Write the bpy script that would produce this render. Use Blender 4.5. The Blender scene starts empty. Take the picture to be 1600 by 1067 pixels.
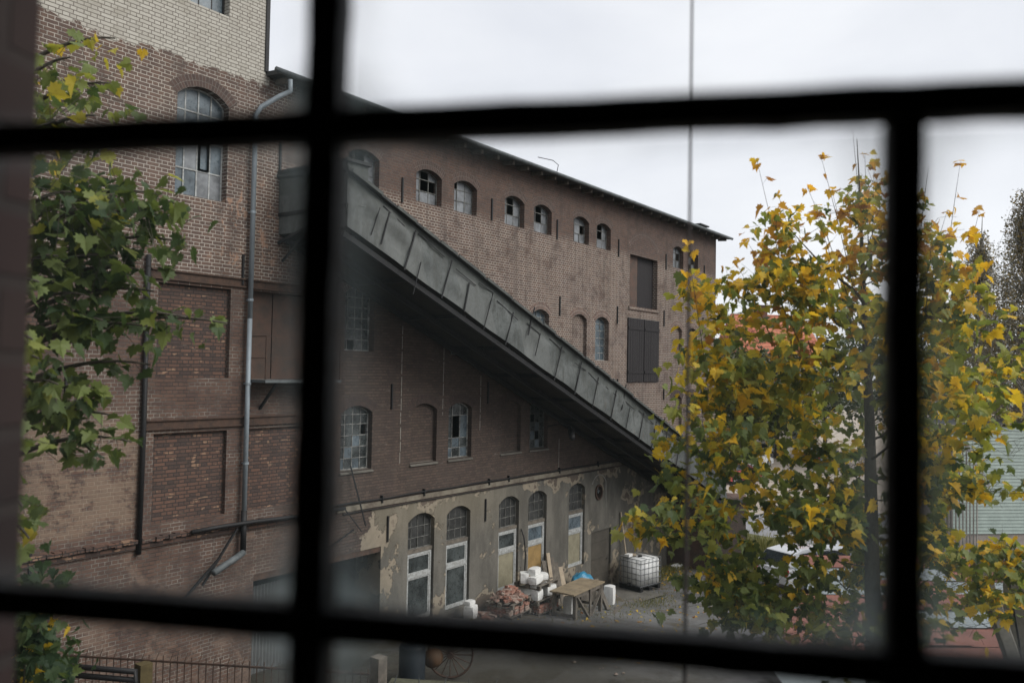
import bpy, bmesh, math, random
from mathutils import Vector, Matrix, noise
from mathutils.geometry import delaunay_2d_cdt
R = math.radians
PI = math.pi
random.seed(7)
sc = bpy.context.scene
col = sc.collection

# ------------------------------------------------------------------ camera
FPX, PITCH, ROLL, PSI, EYE = 1300.0, .034, .018, R(54.1), 8.0      # focal length in px of a 1600 px frame
FW = Vector((math.sin(PSI) * math.cos(PITCH), math.cos(PSI) * math.cos(PITCH), math.sin(PITCH)))
R0 = Vector((math.cos(PSI), -math.sin(PSI), 0))
U0 = R0.cross(FW)
UP = U0 * math.cos(ROLL) - R0 * math.sin(ROLL)
RT = R0 * math.cos(ROLL) + U0 * math.sin(ROLL)
CAM = Vector((0, 0, EYE))
cam = bpy.data.cameras.new('camera')
cam_o = bpy.data.objects.new('camera', cam)
col.objects.link(cam_o)
cam_o.matrix_world = Matrix((RT, UP, -FW)).transposed().to_4x4()
cam_o.location = CAM
cam.sensor_width = 36
cam.lens = 36 * FPX / 1600
cam.clip_start, cam.clip_end = .01, 3000
cam.dof.use_dof = True
cam.dof.focus_distance = 30
cam.dof.aperture_fstop = 2.6
cam.dof.aperture_blades = 7
sc.camera = cam_o


def at(x, y, d):
    """the point seen at photo pixel x, y at depth d metres"""
    return CAM + (FW + RT * ((x - 800) / FPX) - UP * ((y - 533.5) / FPX)) * d


# ------------------------------------------------------------------ light
SUN_EL, SUN_AZ = R(40), R(163)
w = bpy.data.worlds.new('World')
sc.world = w
w.use_nodes = True
nt = w.node_tree
nt.nodes.clear()
wo = nt.nodes.new('ShaderNodeOutputWorld')
bg = nt.nodes.new('ShaderNodeBackground')
bg.inputs['Strength'].default_value = .1
sky = nt.nodes.new('ShaderNodeTexSky')
sky.sky_type = 'NISHITA'
sky.sun_disc = False
sky.sun_elevation = SUN_EL
sky.sun_rotation = SUN_AZ
tc = nt.nodes.new('ShaderNodeTexCoord')
mp = nt.nodes.new('ShaderNodeMapping')
mp.inputs['Scale'].default_value = (1, 1, 2.6)
n1 = nt.nodes.new('ShaderNodeTexNoise')
n1.inputs['Scale'].default_value = 2.2
n1.inputs['Detail'].default_value = 5
n1.inputs['Roughness'].default_value = .5
n1.inputs['Distortion'].default_value = .6
cr = nt.nodes.new('ShaderNodeValToRGB')
cr.color_ramp.elements[0].position = .3
cr.color_ramp.elements[0].color = (4.6, 4.7, 5.0, 1)
cr.color_ramp.elements[1].position = .7
cr.color_ramp.elements[1].color = (5.65, 5.7, 5.85, 1)
mx = nt.nodes.new('ShaderNodeMix')
mx.data_type = 'RGBA'
mx.inputs['Factor'].default_value = .93
L = nt.links.new
L(tc.outputs['Generated'], mp.inputs['Vector'])
L(mp.outputs['Vector'], n1.inputs['Vector'])
L(n1.outputs['Fac'], cr.inputs['Fac'])
L(sky.outputs['Color'], mx.inputs[6])
L(cr.outputs['Color'], mx.inputs[7])
L(mx.outputs[2], bg.inputs['Color'])
L(bg.outputs['Background'], wo.inputs['Surface'])
sun = bpy.data.lights.new('sun', 'SUN')
sun.energy = 1.5
sun.angle = R(40)
sun.color = (1, .96, .9)
sun_o = bpy.data.objects.new('sun', sun)
col.objects.link(sun_o)
sun_o.rotation_euler = Vector((math.sin(SUN_AZ) * math.cos(SUN_EL), math.cos(SUN_AZ) * math.cos(SUN_EL), math.sin(SUN_EL))).to_track_quat('Z', 'Y').to_euler()
vs = sc.view_settings
vs.view_transform = 'Standard'
vs.look = 'None'
vs.exposure = .9
vs.gamma = 1
sc.cycles.max_bounces = 6
sc.cycles.diffuse_bounces = 3
sc.cycles.glossy_bounces = 2
sc.cycles.transparent_max_bounces = 12
sc.cycles.caustics_reflective = False
sc.cycles.caustics_refractive = False


# ------------------------------------------------------------------ node helper
class G:
    def __init__(s, name):
        s.m = bpy.data.materials.new(name)
        s.m.use_nodes = True
        s.t = s.m.node_tree
        s.t.nodes.clear()
        s.out = s.t.nodes.new('ShaderNodeOutputMaterial')

    def put(s, sock, v):
        if isinstance(v, bpy.types.NodeSocket):
            s.t.links.new(v, sock)
        elif v is not None:
            if isinstance(v, (tuple, list)) and len(v) == 3 and sock.type == 'RGBA':
                v = tuple(v) + (1,)
            sock.default_value = v

    def n(s, t, props=None, **ins):
        nd = s.t.nodes.new('ShaderNode' + t)
        for k, v in (props or {}).items():
            setattr(nd, k, v)
        for k, v in ins.items():
            key = int(k[1:]) if k[0] == 'i' and k[1:].isdigit() else k.replace('_', ' ')
            s.put(nd.inputs[key], v)
        return nd

    def math(s, op, a, b=None, c=None):
        nd = s.t.nodes.new('ShaderNodeMath')
        nd.operation = op
        for i, v in enumerate((a, b, c)):
            if v is not None:
                s.put(nd.inputs[i], v)
        return nd.outputs[0]

    def add(s, a, b): return s.math('ADD', a, b)
    def sub(s, a, b): return s.math('SUBTRACT', a, b)
    def mul(s, a, b): return s.math('MULTIPLY', a, b)
    def mx(s, a, b): return s.math('MAXIMUM', a, b)
    def mn(s, a, b): return s.math('MINIMUM', a, b)

    def ramp(s, v, lo, hi, a=0., b=1.):
        nd = s.t.nodes.new('ShaderNodeMapRange')
        nd.interpolation_type = 'SMOOTHSTEP'
        s.put(nd.inputs['Value'], v)
        nd.inputs['From Min'].default_value = lo
        nd.inputs['From Max'].default_value = hi
        nd.inputs['To Min'].default_value = a
        nd.inputs['To Max'].default_value = b
        return nd.outputs[0]

    def mix(s, f, a, b, mode='MIX'):
        nd = s.t.nodes.new('ShaderNodeMix')
        nd.data_type = 'RGBA'
        nd.blend_type = mode
        s.put(nd.inputs['Factor'], f)
        s.put(nd.inputs[6], a)
        s.put(nd.inputs[7], b)
        return nd.outputs[2]

    def pos(s):
        return s.n('NewGeometry').outputs['Position']

    def obj(s):
        return s.n('TexCoord').outputs['Object']

    def xyz(s, v):
        nd = s.n('SeparateXYZ', None, Vector=v)
        return nd.outputs[0], nd.outputs[1], nd.outputs[2]

    def vec(s, x, y, z=0.):
        return s.n('CombineXYZ', None, X=x, Y=y, Z=z).outputs[0]

    def noise(s, v, scale, detail=4, rough=.55, dist=0.):
        nd = s.n('TexNoise', None, Scale=scale, Detail=detail, Roughness=rough, Distortion=dist)
        if v is not None: s.put(nd.inputs['Vector'], v)
        return nd.outputs['Fac']

    def scl(s, v, x, y, z):
        return s.n('Mapping', None, Vector=v, Scale=(x, y, z)).outputs[0]

    def bump(s, h, dist=.01, strength=1.):
        return s.n('Bump', None, Height=h, Distance=dist, Strength=strength).outputs[0]

    def bsdf(s, color, rough=.8, normal=None, metal=0., spec=.3, **kw):
        nd = s.n('BsdfPrincipled', None, Base_Color=color, Roughness=rough, Metallic=metal)
        nd.inputs['Specular IOR Level'].default_value = spec
        if normal is not None: s.put(nd.inputs['Normal'], normal)
        for k, v in kw.items(): s.put(nd.inputs[k.replace('_', ' ')], v)
        return nd.outputs[0]

    def end(s, sh):
        s.t.links.new(sh, s.out.inputs['Surface'])
        return s.m


def plain(name, c, rough=.7, var=.35, scale=8., metal=0., bump=.3, c2=None, stretch=(1, 1, 1), spec=.3, world=True):
    g = G(name)
    p = g.scl(g.pos() if world else g.obj(), *stretch)
    n = g.noise(p, scale, 6, .65)
    m = g.ramp(n, .3, .7)
    d = c2 or tuple(v * (1 - var) for v in c)
    cc = g.mix(m, d, c)
    n2 = g.noise(p, scale * 7, 3)
    cc = g.mix(g.ramp(n2, .35, .75, 0, .25), cc, tuple(min(1, v * 1.35) for v in c))
    return g.end(g.bsdf(cc, rough, g.bump(g.add(n, g.mul(n2, .5)), .01, bump), metal, spec))


def brick_uv(g, jitter=.012):
    P = g.pos()
    x, y, z = g.xyz(P)
    wob = g.sub(g.noise(g.scl(P, 1, 1, 1), 3.0, 2), .5)
    wob2 = g.sub(g.noise(g.scl(P, 1.3, 1, .7), 14., 2), .5)
    u = g.add(g.add(x, y), g.mul(wob2, jitter * 2))
    v = g.add(z, g.add(g.mul(wob, jitter), g.mul(wob2, jitter * .8)))
    return P, x, y, z, g.vec(u, v, 0.)


def brick_tex(g, uv, c1, c2, mortar, ms=.009, bw=.25, rh=.0755, bias=0., smooth=.25):
    nd = g.n('TexBrick', dict(offset=.5, offset_frequency=2, squash=.5, squash_frequency=2),
             Vector=uv, Color1=c1, Color2=c2, Mortar=mortar, Scale=1., Mortar_Size=ms, Mortar_Smooth=smooth,
             Bias=bias, Brick_Width=bw, Row_Height=rh)
    return nd.outputs['Color'], nd.outputs['Fac']


def facade_mat(name='facade_brick', infill=False, plaster_on=True, red=False):
    g = G(name)
    P, x, y, z, uv = brick_uv(g)
    big = g.noise(P, .45, 5, .6)
    mid = g.noise(P, 2.2, 5, .65, .4)
    fine = g.noise(P, 22., 4, .7)
    # mortar and brick paler above the gallery slope and at the left, darker below
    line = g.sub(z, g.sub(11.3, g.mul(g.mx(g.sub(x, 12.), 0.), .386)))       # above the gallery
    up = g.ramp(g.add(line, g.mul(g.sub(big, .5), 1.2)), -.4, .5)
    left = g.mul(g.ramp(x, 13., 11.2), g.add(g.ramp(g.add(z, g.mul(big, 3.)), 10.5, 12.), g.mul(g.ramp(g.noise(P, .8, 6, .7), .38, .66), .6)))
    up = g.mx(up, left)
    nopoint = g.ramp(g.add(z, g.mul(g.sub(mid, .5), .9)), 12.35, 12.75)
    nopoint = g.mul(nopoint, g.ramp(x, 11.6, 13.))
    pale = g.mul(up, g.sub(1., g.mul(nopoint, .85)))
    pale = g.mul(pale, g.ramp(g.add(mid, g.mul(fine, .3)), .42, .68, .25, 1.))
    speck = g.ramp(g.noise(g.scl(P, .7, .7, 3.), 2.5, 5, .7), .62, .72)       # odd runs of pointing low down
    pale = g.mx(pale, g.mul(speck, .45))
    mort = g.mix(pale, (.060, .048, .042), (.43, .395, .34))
    if infill:
        c, f = brick_tex(g, uv, (.135, .078, .058), (.055, .043, .04), g.mix(speck, (.05, .042, .038), (.22, .19, .155)), .011, .25, .0755, -.1)
        odd = g.ramp(g.noise(g.scl(P, 3.8, 3.8, 11.), 1., 1), .64, .68)
        c = g.mix(g.mul(odd, g.sub(1., f)), c, (.26, .165, .11))
    else:
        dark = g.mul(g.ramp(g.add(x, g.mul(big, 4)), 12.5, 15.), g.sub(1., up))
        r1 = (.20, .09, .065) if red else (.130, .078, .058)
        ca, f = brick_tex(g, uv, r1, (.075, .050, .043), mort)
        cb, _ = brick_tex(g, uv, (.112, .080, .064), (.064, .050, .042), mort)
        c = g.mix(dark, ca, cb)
        od, _ = brick_tex(g, uv, (0, 0, 0), (1, 1, 1), (0, 0, 0), .009, bias=-.82)
        c = g.mix(g.mul(od, .75), c, (.26, .18, .135))
        od2, _ = brick_tex(g, g.scl(uv, 1, 1, 1), (1, 1, 1), (0, 0, 0), (0, 0, 0), .009, bias=.74)
        c = g.mix(g.mul(od2, .6), c, (.04, .032, .03))
        run = g.noise(g.scl(P, 2.2, 2.2, .16), 1., 5, .65)
        c = g.mix(g.mul(g.ramp(run, .52, .68), .45), c, (.07, .055, .048))
        purple = g.ramp(g.noise(P, .9, 3, .5), .45, .62)
        c = g.mix(g.mul(purple, .12), c, g.mix(1., c, (.85, .88, 1.05), 'MULTIPLY'))
        c = g.mix(g.mul(pale, .12), c, (.28, .22, .18))                      # smeared pointing over the faces
    c = g.mix(g.ramp(mid, .38, .62, .35, 0.), c, g.mix(1., c, (.7, .7, .72), 'MULTIPLY'))
    hgt = g.mul(g.sub(1., f), 1.)
    if not infill:
        # limewash left on the old wall at the left
        lm = g.mul(g.mul(g.ramp(x, 8.95, 8.75), g.ramp(x, 6.2, 7.2)), g.mul(g.ramp(z, 7.3, 6.7), g.ramp(z, 4.7, 4.95)))
        rown = g.noise(g.scl(uv, 3.2, 13.2, 1.), 1., 3, .7)
        lm = g.mul(lm, g.ramp(g.add(g.add(g.noise(P, 1.3, 7, .74, .3), g.mul(fine, .16)), g.mul(g.sub(rown, .5), .35)), .50, .62))
        c = g.mix(g.mul(lm, g.add(.45, g.mul(f, .3))), c, g.mix(fine, (.33, .26, .19), (.24, .17, .125)))
        lm2 = g.mul(g.mul(g.ramp(x, 12.8, 11.8), g.ramp(z, 4.5, 4.3)), g.ramp(g.noise(P, 1.4, 6, .7, .5), .5, .62))
        c = g.mix(g.mul(lm2, .55), c, (.21, .15, .115))
        # orange efflorescence around the old arch at the left
        fl = g.mul(g.mul(g.ramp(x, 9.9, 10.6), g.ramp(x, 12.3, 11.6)), g.mul(g.ramp(z, 12.3, 11.6), g.ramp(z, 9.8, 10.2)))
        fl = g.mul(fl, g.ramp(g.noise(P, 3.1, 6, .7, .8), .55, .62))
        c = g.mix(g.mul(fl, .7), c, (.36, .22, .15))
        # cream painted brick on the tower
        e = g.add(z, g.add(g.mul(g.sub(mid, .5), .55), g.mul(g.sub(g.noise(g.scl(uv, 4, 13, 1), 1., 0), .5), .12)))
        tw = g.mul(g.ramp(e, 14.12, 14.15), g.ramp(x, 11.62, 11.6))
        cream, cf = brick_tex(g, uv, (.44, .42, .37), (.37, .35, .305), (.22, .20, .175), .007)
        crk = g.ramp(g.noise(g.scl(P, .8, .8, 2.5), 3.5, 4, .7), .55, .68)
        cream = g.mix(g.mul(cf, g.ramp(crk, 0., 1., .45, .95)), cream, (.10, .08, .065))
        cream = g.mix(g.ramp(g.noise(P, 1.1, 6, .7), .5, .75, 0, .55), cream, (.27, .245, .20))
        c = g.mix(tw, c, cream)
        if plaster_on:
            edge = g.add(x, g.add(g.mul(g.sub(mid, .5), 2.2), g.mul(g.sub(z, 4.5), -.55)))
            top = g.add(z, g.mul(g.sub(g.noise(g.scl(P, 1.3, 1, 1.3), 1., 3), .5), .10))
            pl = g.mul(g.ramp(edge, 15.15, 15.22), g.ramp(top, 4.42, 4.40))
            low = g.noise(P, 1.15, 7, .62, .15)
            # patches where the outer coat has fallen
            near = g.mx(g.ramp(z, 3.8, 4.45), g.mx(g.ramp(x, 17.2, 15.4), g.mul(g.ramp(z, 1.9, 1.2), .75)))
            near = g.mx(near, g.mul(g.ramp(x, 27.8, 29.), .8))
            th = g.add(low, g.mul(near, .13))
            peel = g.ramp(th, .618, .634)
            th2 = g.ramp(th, .70, .71)
            pc = g.mix(g.ramp(g.noise(g.scl(P, 1, 1, .35), 1.6, 6, .7), .32, .68), (.082, .078, .068), (.160, .150, .130))
            pc = g.mix(g.mul(g.ramp(fine, .3, .75), .35), pc, (.075, .07, .06))
            streak = g.noise(g.scl(P, 5, 5, .25), 1.2, 4, .6)
            pc = g.mix(g.ramp(streak, .5, .75, 0, .45), pc, (.085, .078, .066))
            warm = g.mul(g.ramp(x, 23., 18.), g.ramp(z, 2.8, 4.2))
            pc = g.mix(g.mul(warm, .35), pc, (.26, .22, .15))
            cr_ = g.mix(g.noise(P, 6., 4), (.17, .15, .115), (.32, .27, .205))
            pc = g.mix(peel, pc, cr_)
            pc = g.mix(g.mul(g.mul(th2, .8), g.ramp(x, 15, 17.)), pc, c)
            c = g.mix(pl, c, pc)
            damp = g.mul(g.ramp(g.add(z, g.mul(g.sub(mid, .5), 1.6)), 2.0, 1.0), g.ramp(x, 30., 28.))
            pc = g.mix(g.mul(damp, .55), pc, (.06, .056, .045))
            crk = g.ramp(g.math('ABSOLUTE', g.sub(g.noise(P, .9, 6, .6), .5)), .004, .0)
            pc = g.mix(g.mul(crk, .6), pc, (.04, .036, .03))
            hp = g.add(1.1, g.mul(g.sub(1., peel), 2.2))
            hgt = g.add(g.mul(hgt, g.sub(1., pl)), g.mul(pl, hp))
    rel = g.add(hgt, g.add(g.mul(fine, .5), g.mul(mid, .4)))
    return g.end(g.bsdf(c, .88, g.bump(rel, .012, .9), 0., .25))


MAT = {}
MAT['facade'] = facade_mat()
MAT['infill'] = facade_mat('infill_brick', infill=True)
MAT['plain_brick'] = facade_mat('old_brick', plaster_on=False)
MAT['red_brick'] = facade_mat('red_brick', plaster_on=False, red=True)
MAT['black_iron'] = plain('black_iron', (.018, .018, .019), .55, .4, 20, bump=.4)
MAT['bar_iron'] = plain('bar_iron', (.06, .066, .07), .6, .5, 60, bump=.6, c2=(.03, .025, .022))
MAT['rust_iron'] = plain('rust_iron', (.085, .05, .035), .85, .5, 6, bump=.4, c2=(.035, .026, .022))
MAT['zinc'] = plain('zinc', (.27, .31, .34), .5, .35, 3, metal=.2, bump=.1, stretch=(1, 1, .3))
MAT['gutter'] = plain('gutter_metal', (.12, .135, .14), .6, .5, 3, bump=.2)
MAT['roof_felt'] = plain('roof_felt', (.05, .052, .052), .8, .4, 2, bump=.4)
MAT['shutter'] = plain('black_shutter', (.022, .019, .020), .8, .35, 3, bump=.3, stretch=(6, 6, .5), c2=(.013, .011, .012))
MAT['brown_door'] = plain('brown_steel', (.10, .06, .045), .75, .5, 2.2, bump=.2, c2=(.055, .045, .038))
MAT['wood_dark'] = plain('weathered_wood', (.16, .14, .115), .85, .5, 5, bump=.5, stretch=(1, 1, 1), c2=(.075, .065, .055))
MAT['wood_pale'] = plain('pale_wood', (.40, .33, .245), .85, .4, 5, bump=.4, c2=(.27, .22, .16))
MAT['muntin'] = plain('flaking_putty', (.36, .36, .34), .7, .6, 9, bump=.3, c2=(.05, .05, .05))
MAT['muntin_dark'] = plain('dirty_muntin', (.17, .17, .155), .7, .6, 9, bump=.3, c2=(.04, .04, .04))
MAT['white_frame'] = plain('white_frame', (.40, .42, .42), .6, .35, 14, bump=.4, c2=(.20, .195, .18))
MAT['ochre_board'] = plain('ochre_board', (.29, .19, .075), .7, .3, 3, bump=.2)
MAT['grey_board'] = plain('grey_board', (.235, .215, .15), .75, .3, 3, bump=.2)
MAT['concrete'] = plain('concrete', (.33, .32, .29), .9, .4, 4, bump=.4)
MAT['ground_concrete'] = plain('slab_concrete', (.16, .15, .13), .9, .4, 1.5, bump=.3)
MAT['aircrete'] = plain('aircrete', (.70, .70, .68), .9, .15, 14, bump=.3)
MAT['loose_brick'] = None
MAT['plastic_white'] = None
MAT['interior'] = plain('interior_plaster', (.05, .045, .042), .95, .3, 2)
MAT['tyre'] = plain('tyre_rubber', (.02, .02, .02), .8, .2, 10)
MAT['rim'] = plain('rim_metal', (.45, .46, .48), .35, .2, 10, metal=.8)
MAT['bark'] = plain('bark', (.13, .115, .095), .9, .5, 14, bump=.8, c2=(.055, .048, .04), stretch=(1, 1, .3))
MAT['birch_bark'] = plain('birch_bark', (.42, .41, .38), .85, .7, 4, bump=.3, c2=(.07, .065, .06), stretch=(.6, .6, 2))


def glass_mat(name, dust, amount=.75, tr=.25, rough=.22, scale=2.):
    g = G(name)
    P = g.pos()
    n = g.noise(P, scale, 5, .65)
    n2 = g.noise(P, scale * 6, 4, .7)
    dc = g.mix(g.ramp(n, .3, .7), tuple(v * .45 for v in dust), dust)
    dc = g.mix(g.ramp(n2, .45, .8, 0, .4), dc, tuple(min(1, v * 1.6) for v in dust))
    sh = g.bsdf(dc, g.ramp(n2, .3, .7, rough, rough + .25), g.bump(n, .02, .15), 0., .75)
    t = g.n('BsdfTransparent', None, Color=(.5, .55, .55)).outputs[0]
    m = g.n('MixShader', None, i0=g.ramp(n, .3, .7, 1 - tr * 1.5, 1.), i1=t, i2=sh).outputs[0]
    return g.end(m)


MAT['glass_pale'] = glass_mat('dusty_pale_glass', (.20, .215, .23), tr=.1, rough=.3)
MAT['glass_dark'] = glass_mat('dusty_dark_glass', (.055, .066, .066), tr=.3)
MAT['glass_blue'] = glass_mat('bluish_glass', (.10, .135, .16), tr=.1)
MAT['glass_arch'] = glass_mat('sooty_arch_glass', (.030, .031, .029), tr=.15, rough=.4)


# ------------------------------------------------------------------ mesh helper
class MB:
    def __init__(s):
        s.v = []
        s.f = []

    def add(s, vs_, fs):
        o = len(s.v)
        s.v += [tuple(v) for v in vs_]
        s.f += [tuple(i + o for i in f) for f in fs]
        return s

    def box(s, x0, x1, y0, y1, z0, z1):
        return s.add([(x0, y0, z0), (x1, y0, z0), (x1, y1, z0), (x0, y1, z0), (x0, y0, z1), (x1, y0, z1), (x1, y1, z1), (x0, y1, z1)],
                     [(0, 3, 2, 1), (4, 5, 6, 7), (0, 1, 5, 4), (1, 2, 6, 5), (2, 3, 7, 6), (3, 0, 4, 7)])

    def beam(s, a, b, w_, h_, up=(0, 0, 1)):
        a, b = Vector(a), Vector(b)
        d = (b - a).normalized()
        u = Vector(up)
        if abs(d.dot(u)) > .98: u = Vector((0, 1, 0))
        sx = d.cross(u).normalized() * (w_ / 2)
        sy = sx.cross(d).normalized() * (h_ / 2)
        vs_ = [p + i * sx + j * sy for p in (a, b) for i, j in ((-1, -1), (1, -1), (1, 1), (-1, 1))]
        return s.add(vs_, [(3, 2, 1, 0), (4, 5, 6, 7), (0, 1, 5, 4), (1, 2, 6, 5), (2, 3, 7, 6), (3, 0, 4, 7)])

    def tube(s, pts, r, n=8, caps=True):
        pts = [Vector(p) for p in pts]
        rs = r if isinstance(r, (list, tuple)) else [r] * len(pts)
        o = len(s.v)
        prev = None
        for i, p in enumerate(pts):
            d = (pts[min(i + 1, len(pts) - 1)] - pts[max(i - 1, 0)])
            d = d.normalized() if d.length > 1e-9 else Vector((0, 0, 1))
            if prev is None:
                u = d.orthogonal().normalized()
            else:
                u = (prev - d * prev.dot(d))
                u = u.normalized() if u.length > 1e-6 else d.orthogonal().normalized()
            prev = u
            v = d.cross(u)
            for k in range(n):
                a = 2 * PI * k / n
                s.v.append(tuple(p + (u * math.cos(a) + v * math.sin(a)) * rs[i]))
        for i in range(len(pts) - 1):
            for k in range(n):
                a, b = o + i * n + k, o + i * n + (k + 1) % n
                s.f.append((a, b, b + n, a + n))
        if caps:
            s.f.append(tuple(o + k for k in reversed(range(n))))
            s.f.append(tuple(o + (len(pts) - 1) * n + k for k in range(n)))
        return s

    def mesh(s, name, mat, smooth=False):
        m = bpy.data.meshes.new(name)
        m.from_pydata(s.v, [], s.f)
        m.update()
        if mat: m.materials.append(mat)
        if smooth: m.polygons.foreach_set('use_smooth', [True] * len(m.polygons))
        return m


def tag(o, label=None, cat=None, group=None, kind=None):
    if label: o['label'] = label
    if cat: o['category'] = cat
    if group: o['group'] = group
    if kind: o['kind'] = kind
    return o


def origin(o):
    p = Vector((0, 0, 0))
    while o is not None:
        p += o.location
        o = o.parent
    return p


def put(name, mb, mat, parent=None, world=True, smooth=False, loc=None, bev=0):
    """mesh given in world coordinates (world=True) or local ones"""
    me = mb.mesh(name, mat, smooth) if isinstance(mb, MB) else mb
    o = bpy.data.objects.new(name, me)
    col.objects.link(o)
    if parent is not None:
        o.parent = parent
        if world: me.transform(Matrix.Translation(-origin(parent)))
    elif loc is not None:
        o.location = loc
        if world: me.transform(Matrix.Translation(-Vector(loc)))
    if bev:
        b = o.modifiers.new('bevel', 'BEVEL')
        b.width = bev
        b.segments = 2
        b.limit_method = 'ANGLE'
    return o


def empty(name, loc, label=None, cat=None, group=None):
    o = bpy.data.objects.new(name, None)
    col.objects.link(o)
    o.location = loc
    o.empty_display_size = .2
    return tag(o, label, cat, group)


def copy_tree(o, parent=None):
    c = o.copy()
    col.objects.link(c)
    c.parent = parent
    for ch in [q for q in col.objects if q.parent == o]:
        copy_tree(ch, c)
    return c


def zg(x, y=0):
    t = min(max((27 - x) / 10., 0), 1)
    return 1.1 * t * t * (3 - 2 * t) * .5 + 1.1 * t * .5


# ------------------------------------------------------------------ ground
def ground_mat():
    g = G('yard_ground')
    P = g.pos()
    x, y, z = g.xyz(P)
    big = g.noise(P, .35, 5, .6)
    mid = g.noise(P, 1.6, 6, .7, .5)
    fine = g.noise(P, 30., 4, .7)
    c = g.mix(g.ramp(big, .35, .65), (.12, .118, .116), (.20, .197, .19))
    c = g.mix(g.mul(g.ramp(mid, .54, .66), .55), c, (.115, .10, .072))
    near = g.ramp(y, 12.6, 15.0)
    c = g.mix(g.mul(g.ramp(g.add(mid, g.mul(near, .15)), .56, .66), .8), c, (.095, .075, .04))
    c = g.mix(g.ramp(g.noise(P, 6., 5, .75), .56, .64, 0, .6), c, (.055, .055, .045))
    c = g.mix(g.ramp(fine, .66, .72, 0, .7), c, (.36, .27, .15))
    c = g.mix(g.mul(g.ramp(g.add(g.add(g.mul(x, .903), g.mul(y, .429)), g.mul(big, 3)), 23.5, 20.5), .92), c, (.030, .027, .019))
    ro = g.ramp(g.noise(P, .8, 4, .6), .42, .6, .3, .92)
    return g.end(g.bsdf(c, ro, g.bump(g.add(g.mul(fine, .4), mid), .03, .6), 0., .4))


gm = MB()
xs = [-600, -200, -60, -20, -8] + [i * .5 for i in range(-10, 100)] + [52, 60, 80, 130, 250, 900]
ys = [-600, -200, -60, -20] + [i * .7 for i in range(-20, 32)] + [30, 60, 120, 250, 900]
for yy in ys:
    for xx in xs:
        gm.v.append((xx, yy, zg(xx) + (.015 * noise.noise(Vector((xx, yy, 0)) * .7) if -8 < xx < 50 and -14 < yy < 22 else 0)))
nx = len(xs)
for j in range(len(ys) - 1):
    for i in range(nx - 1):
        gm.f.append((j * nx + i, j * nx + i + 1, (j + 1) * nx + i + 1, (j + 1) * nx + i))
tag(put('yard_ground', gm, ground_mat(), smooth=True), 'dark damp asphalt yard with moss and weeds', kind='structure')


def sheet(name, pts, z, mat, label):
    m = MB()
    m.add([(x, y, z) for x, y in pts], [tuple(range(len(pts)))])
    return tag(put(name, m, mat), label, kind='structure')


MAT['paving'] = plain('beige_paving', (.40, .345, .285), .9, .25, 1.2, bump=.3)
MAT['road'] = plain('grey_road', (.25, .25, .26), .8, .2, .8, bump=.2)
MAT['grass_base'] = plain('grass_soil', (.13, .13, .05), .95, .5, 2.5, bump=.6)


def gxy(px, py, z=0):
    d = at(px, py, 1) - CAM
    return (CAM + d * ((z - EYE) / d.z)).to_2d()


sheet('car_park_surface', [gxy(1080, 812), gxy(1600, 800), gxy(1900, 640), gxy(1108, 640)], .016, MAT['paving'], 'pale beige paved car park beyond the factory')
sheet('access_road', [gxy(1100, 900), gxy(1500, 905), gxy(1500, 800), gxy(1060, 805)], .020, MAT['road'], 'grey road in front of the car park')
sheet('grass_patch_soil', [gxy(1120, 885), gxy(1160, 900), gxy(1222, 878), gxy(1215, 842), gxy(1150, 830)], .026, MAT['grass_base'], 'grassy verge beside the grey road')
sheet('concrete_apron', [(24.9, 13.6), (27.7, 13.1), (27.9, 15.15), (25.7, 15.15)], .055, MAT['ground_concrete'], 'concrete slab in front of the dark door')

# ------------------------------------------------------------------ factory building
YF = 15.2
fac = empty('brick_factory', (11.5, YF, 0), 'long four storey brick factory with arched windows and a cream painted tower', 'factory')
BAY = 4.03
holes = []        # (outline, depth)


def arch_pts(x0, x1, z0, z1, rise=.2, n=8):
    """outline going up the right side; segmental arch whose crown is z1"""
    pts = [(x0, z0), (x1, z0)]
    if rise <= 0:
        return pts + [(x1, z1), (x0, z1)]
    c = (x1 - x0) / 2
    r = (c * c + rise * rise) / (2 * rise)
    cx, cz = (x0 + x1) / 2, z1 - r
    a = math.asin(c / r)
    for i in range(n + 1):
        t = a - 2 * a * i / n
        pts.append((cx + r * math.sin(t), cz + r * math.cos(t)))
    return pts


def hole(x0, x1, z0, z1, rise=0., depth=.3):
    holes.append((arch_pts(x0, x1, z0, z1, rise), depth))
    return (x0, x1, z0, z1, rise, depth)


def inside(p, poly):
    c = False
    for i in range(len(poly)):
        (x1, y1), (x2, y2) = poly[i - 1], poly[i]
        if (y1 > p[1]) != (y2 > p[1]) and p[0] < (x2 - x1) * (p[1] - y1) / (y2 - y1) + x1:
            c = not c
    return c


wins = []         # opening spec, style
for k in (-1, 0, 1, 2, 4):
    for j in (0, 1):
        x0 = 16.47 + BAY * k + 1.59 * j
        if k == -1 and j == 0:
            continue
        wins.append((hole(x0, x0 + 1.05, 12.5, 13.44, .17), 'top', (k, j)))
for k in (-1, 0, 1, 2, 4):
    for j in (0, 1):
        if k == -1 and j == 0: continue
        if (k, j) == (0, 0): continue
        x0 = 16.47 + BAY * k + 1.59 * j
        blind = (k, j) in ((2, 0), (4, 0))
        wins.append((hole(x0, x0 + 1.0, 8.4, 10.0, .18, .14 if blind else .3), 'blind' if blind else 'third', (k, j)))
for k in (-1, 0, 1, 2, 4):
    for j in (0, 1):
        if k == -1 and j == 0: continue
        if k == 2: continue
        x0 = 16.47 + BAY * k + 1.55 * j
        blind = (k, j) in ((0, 0), (1, 0), (4, 0))
        wins.append((hole(x0, x0 + 1.05, 5.45, 7.04, .18, .14 if blind else .3), 'blind' if blind else 'second', (k, j)))
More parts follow.
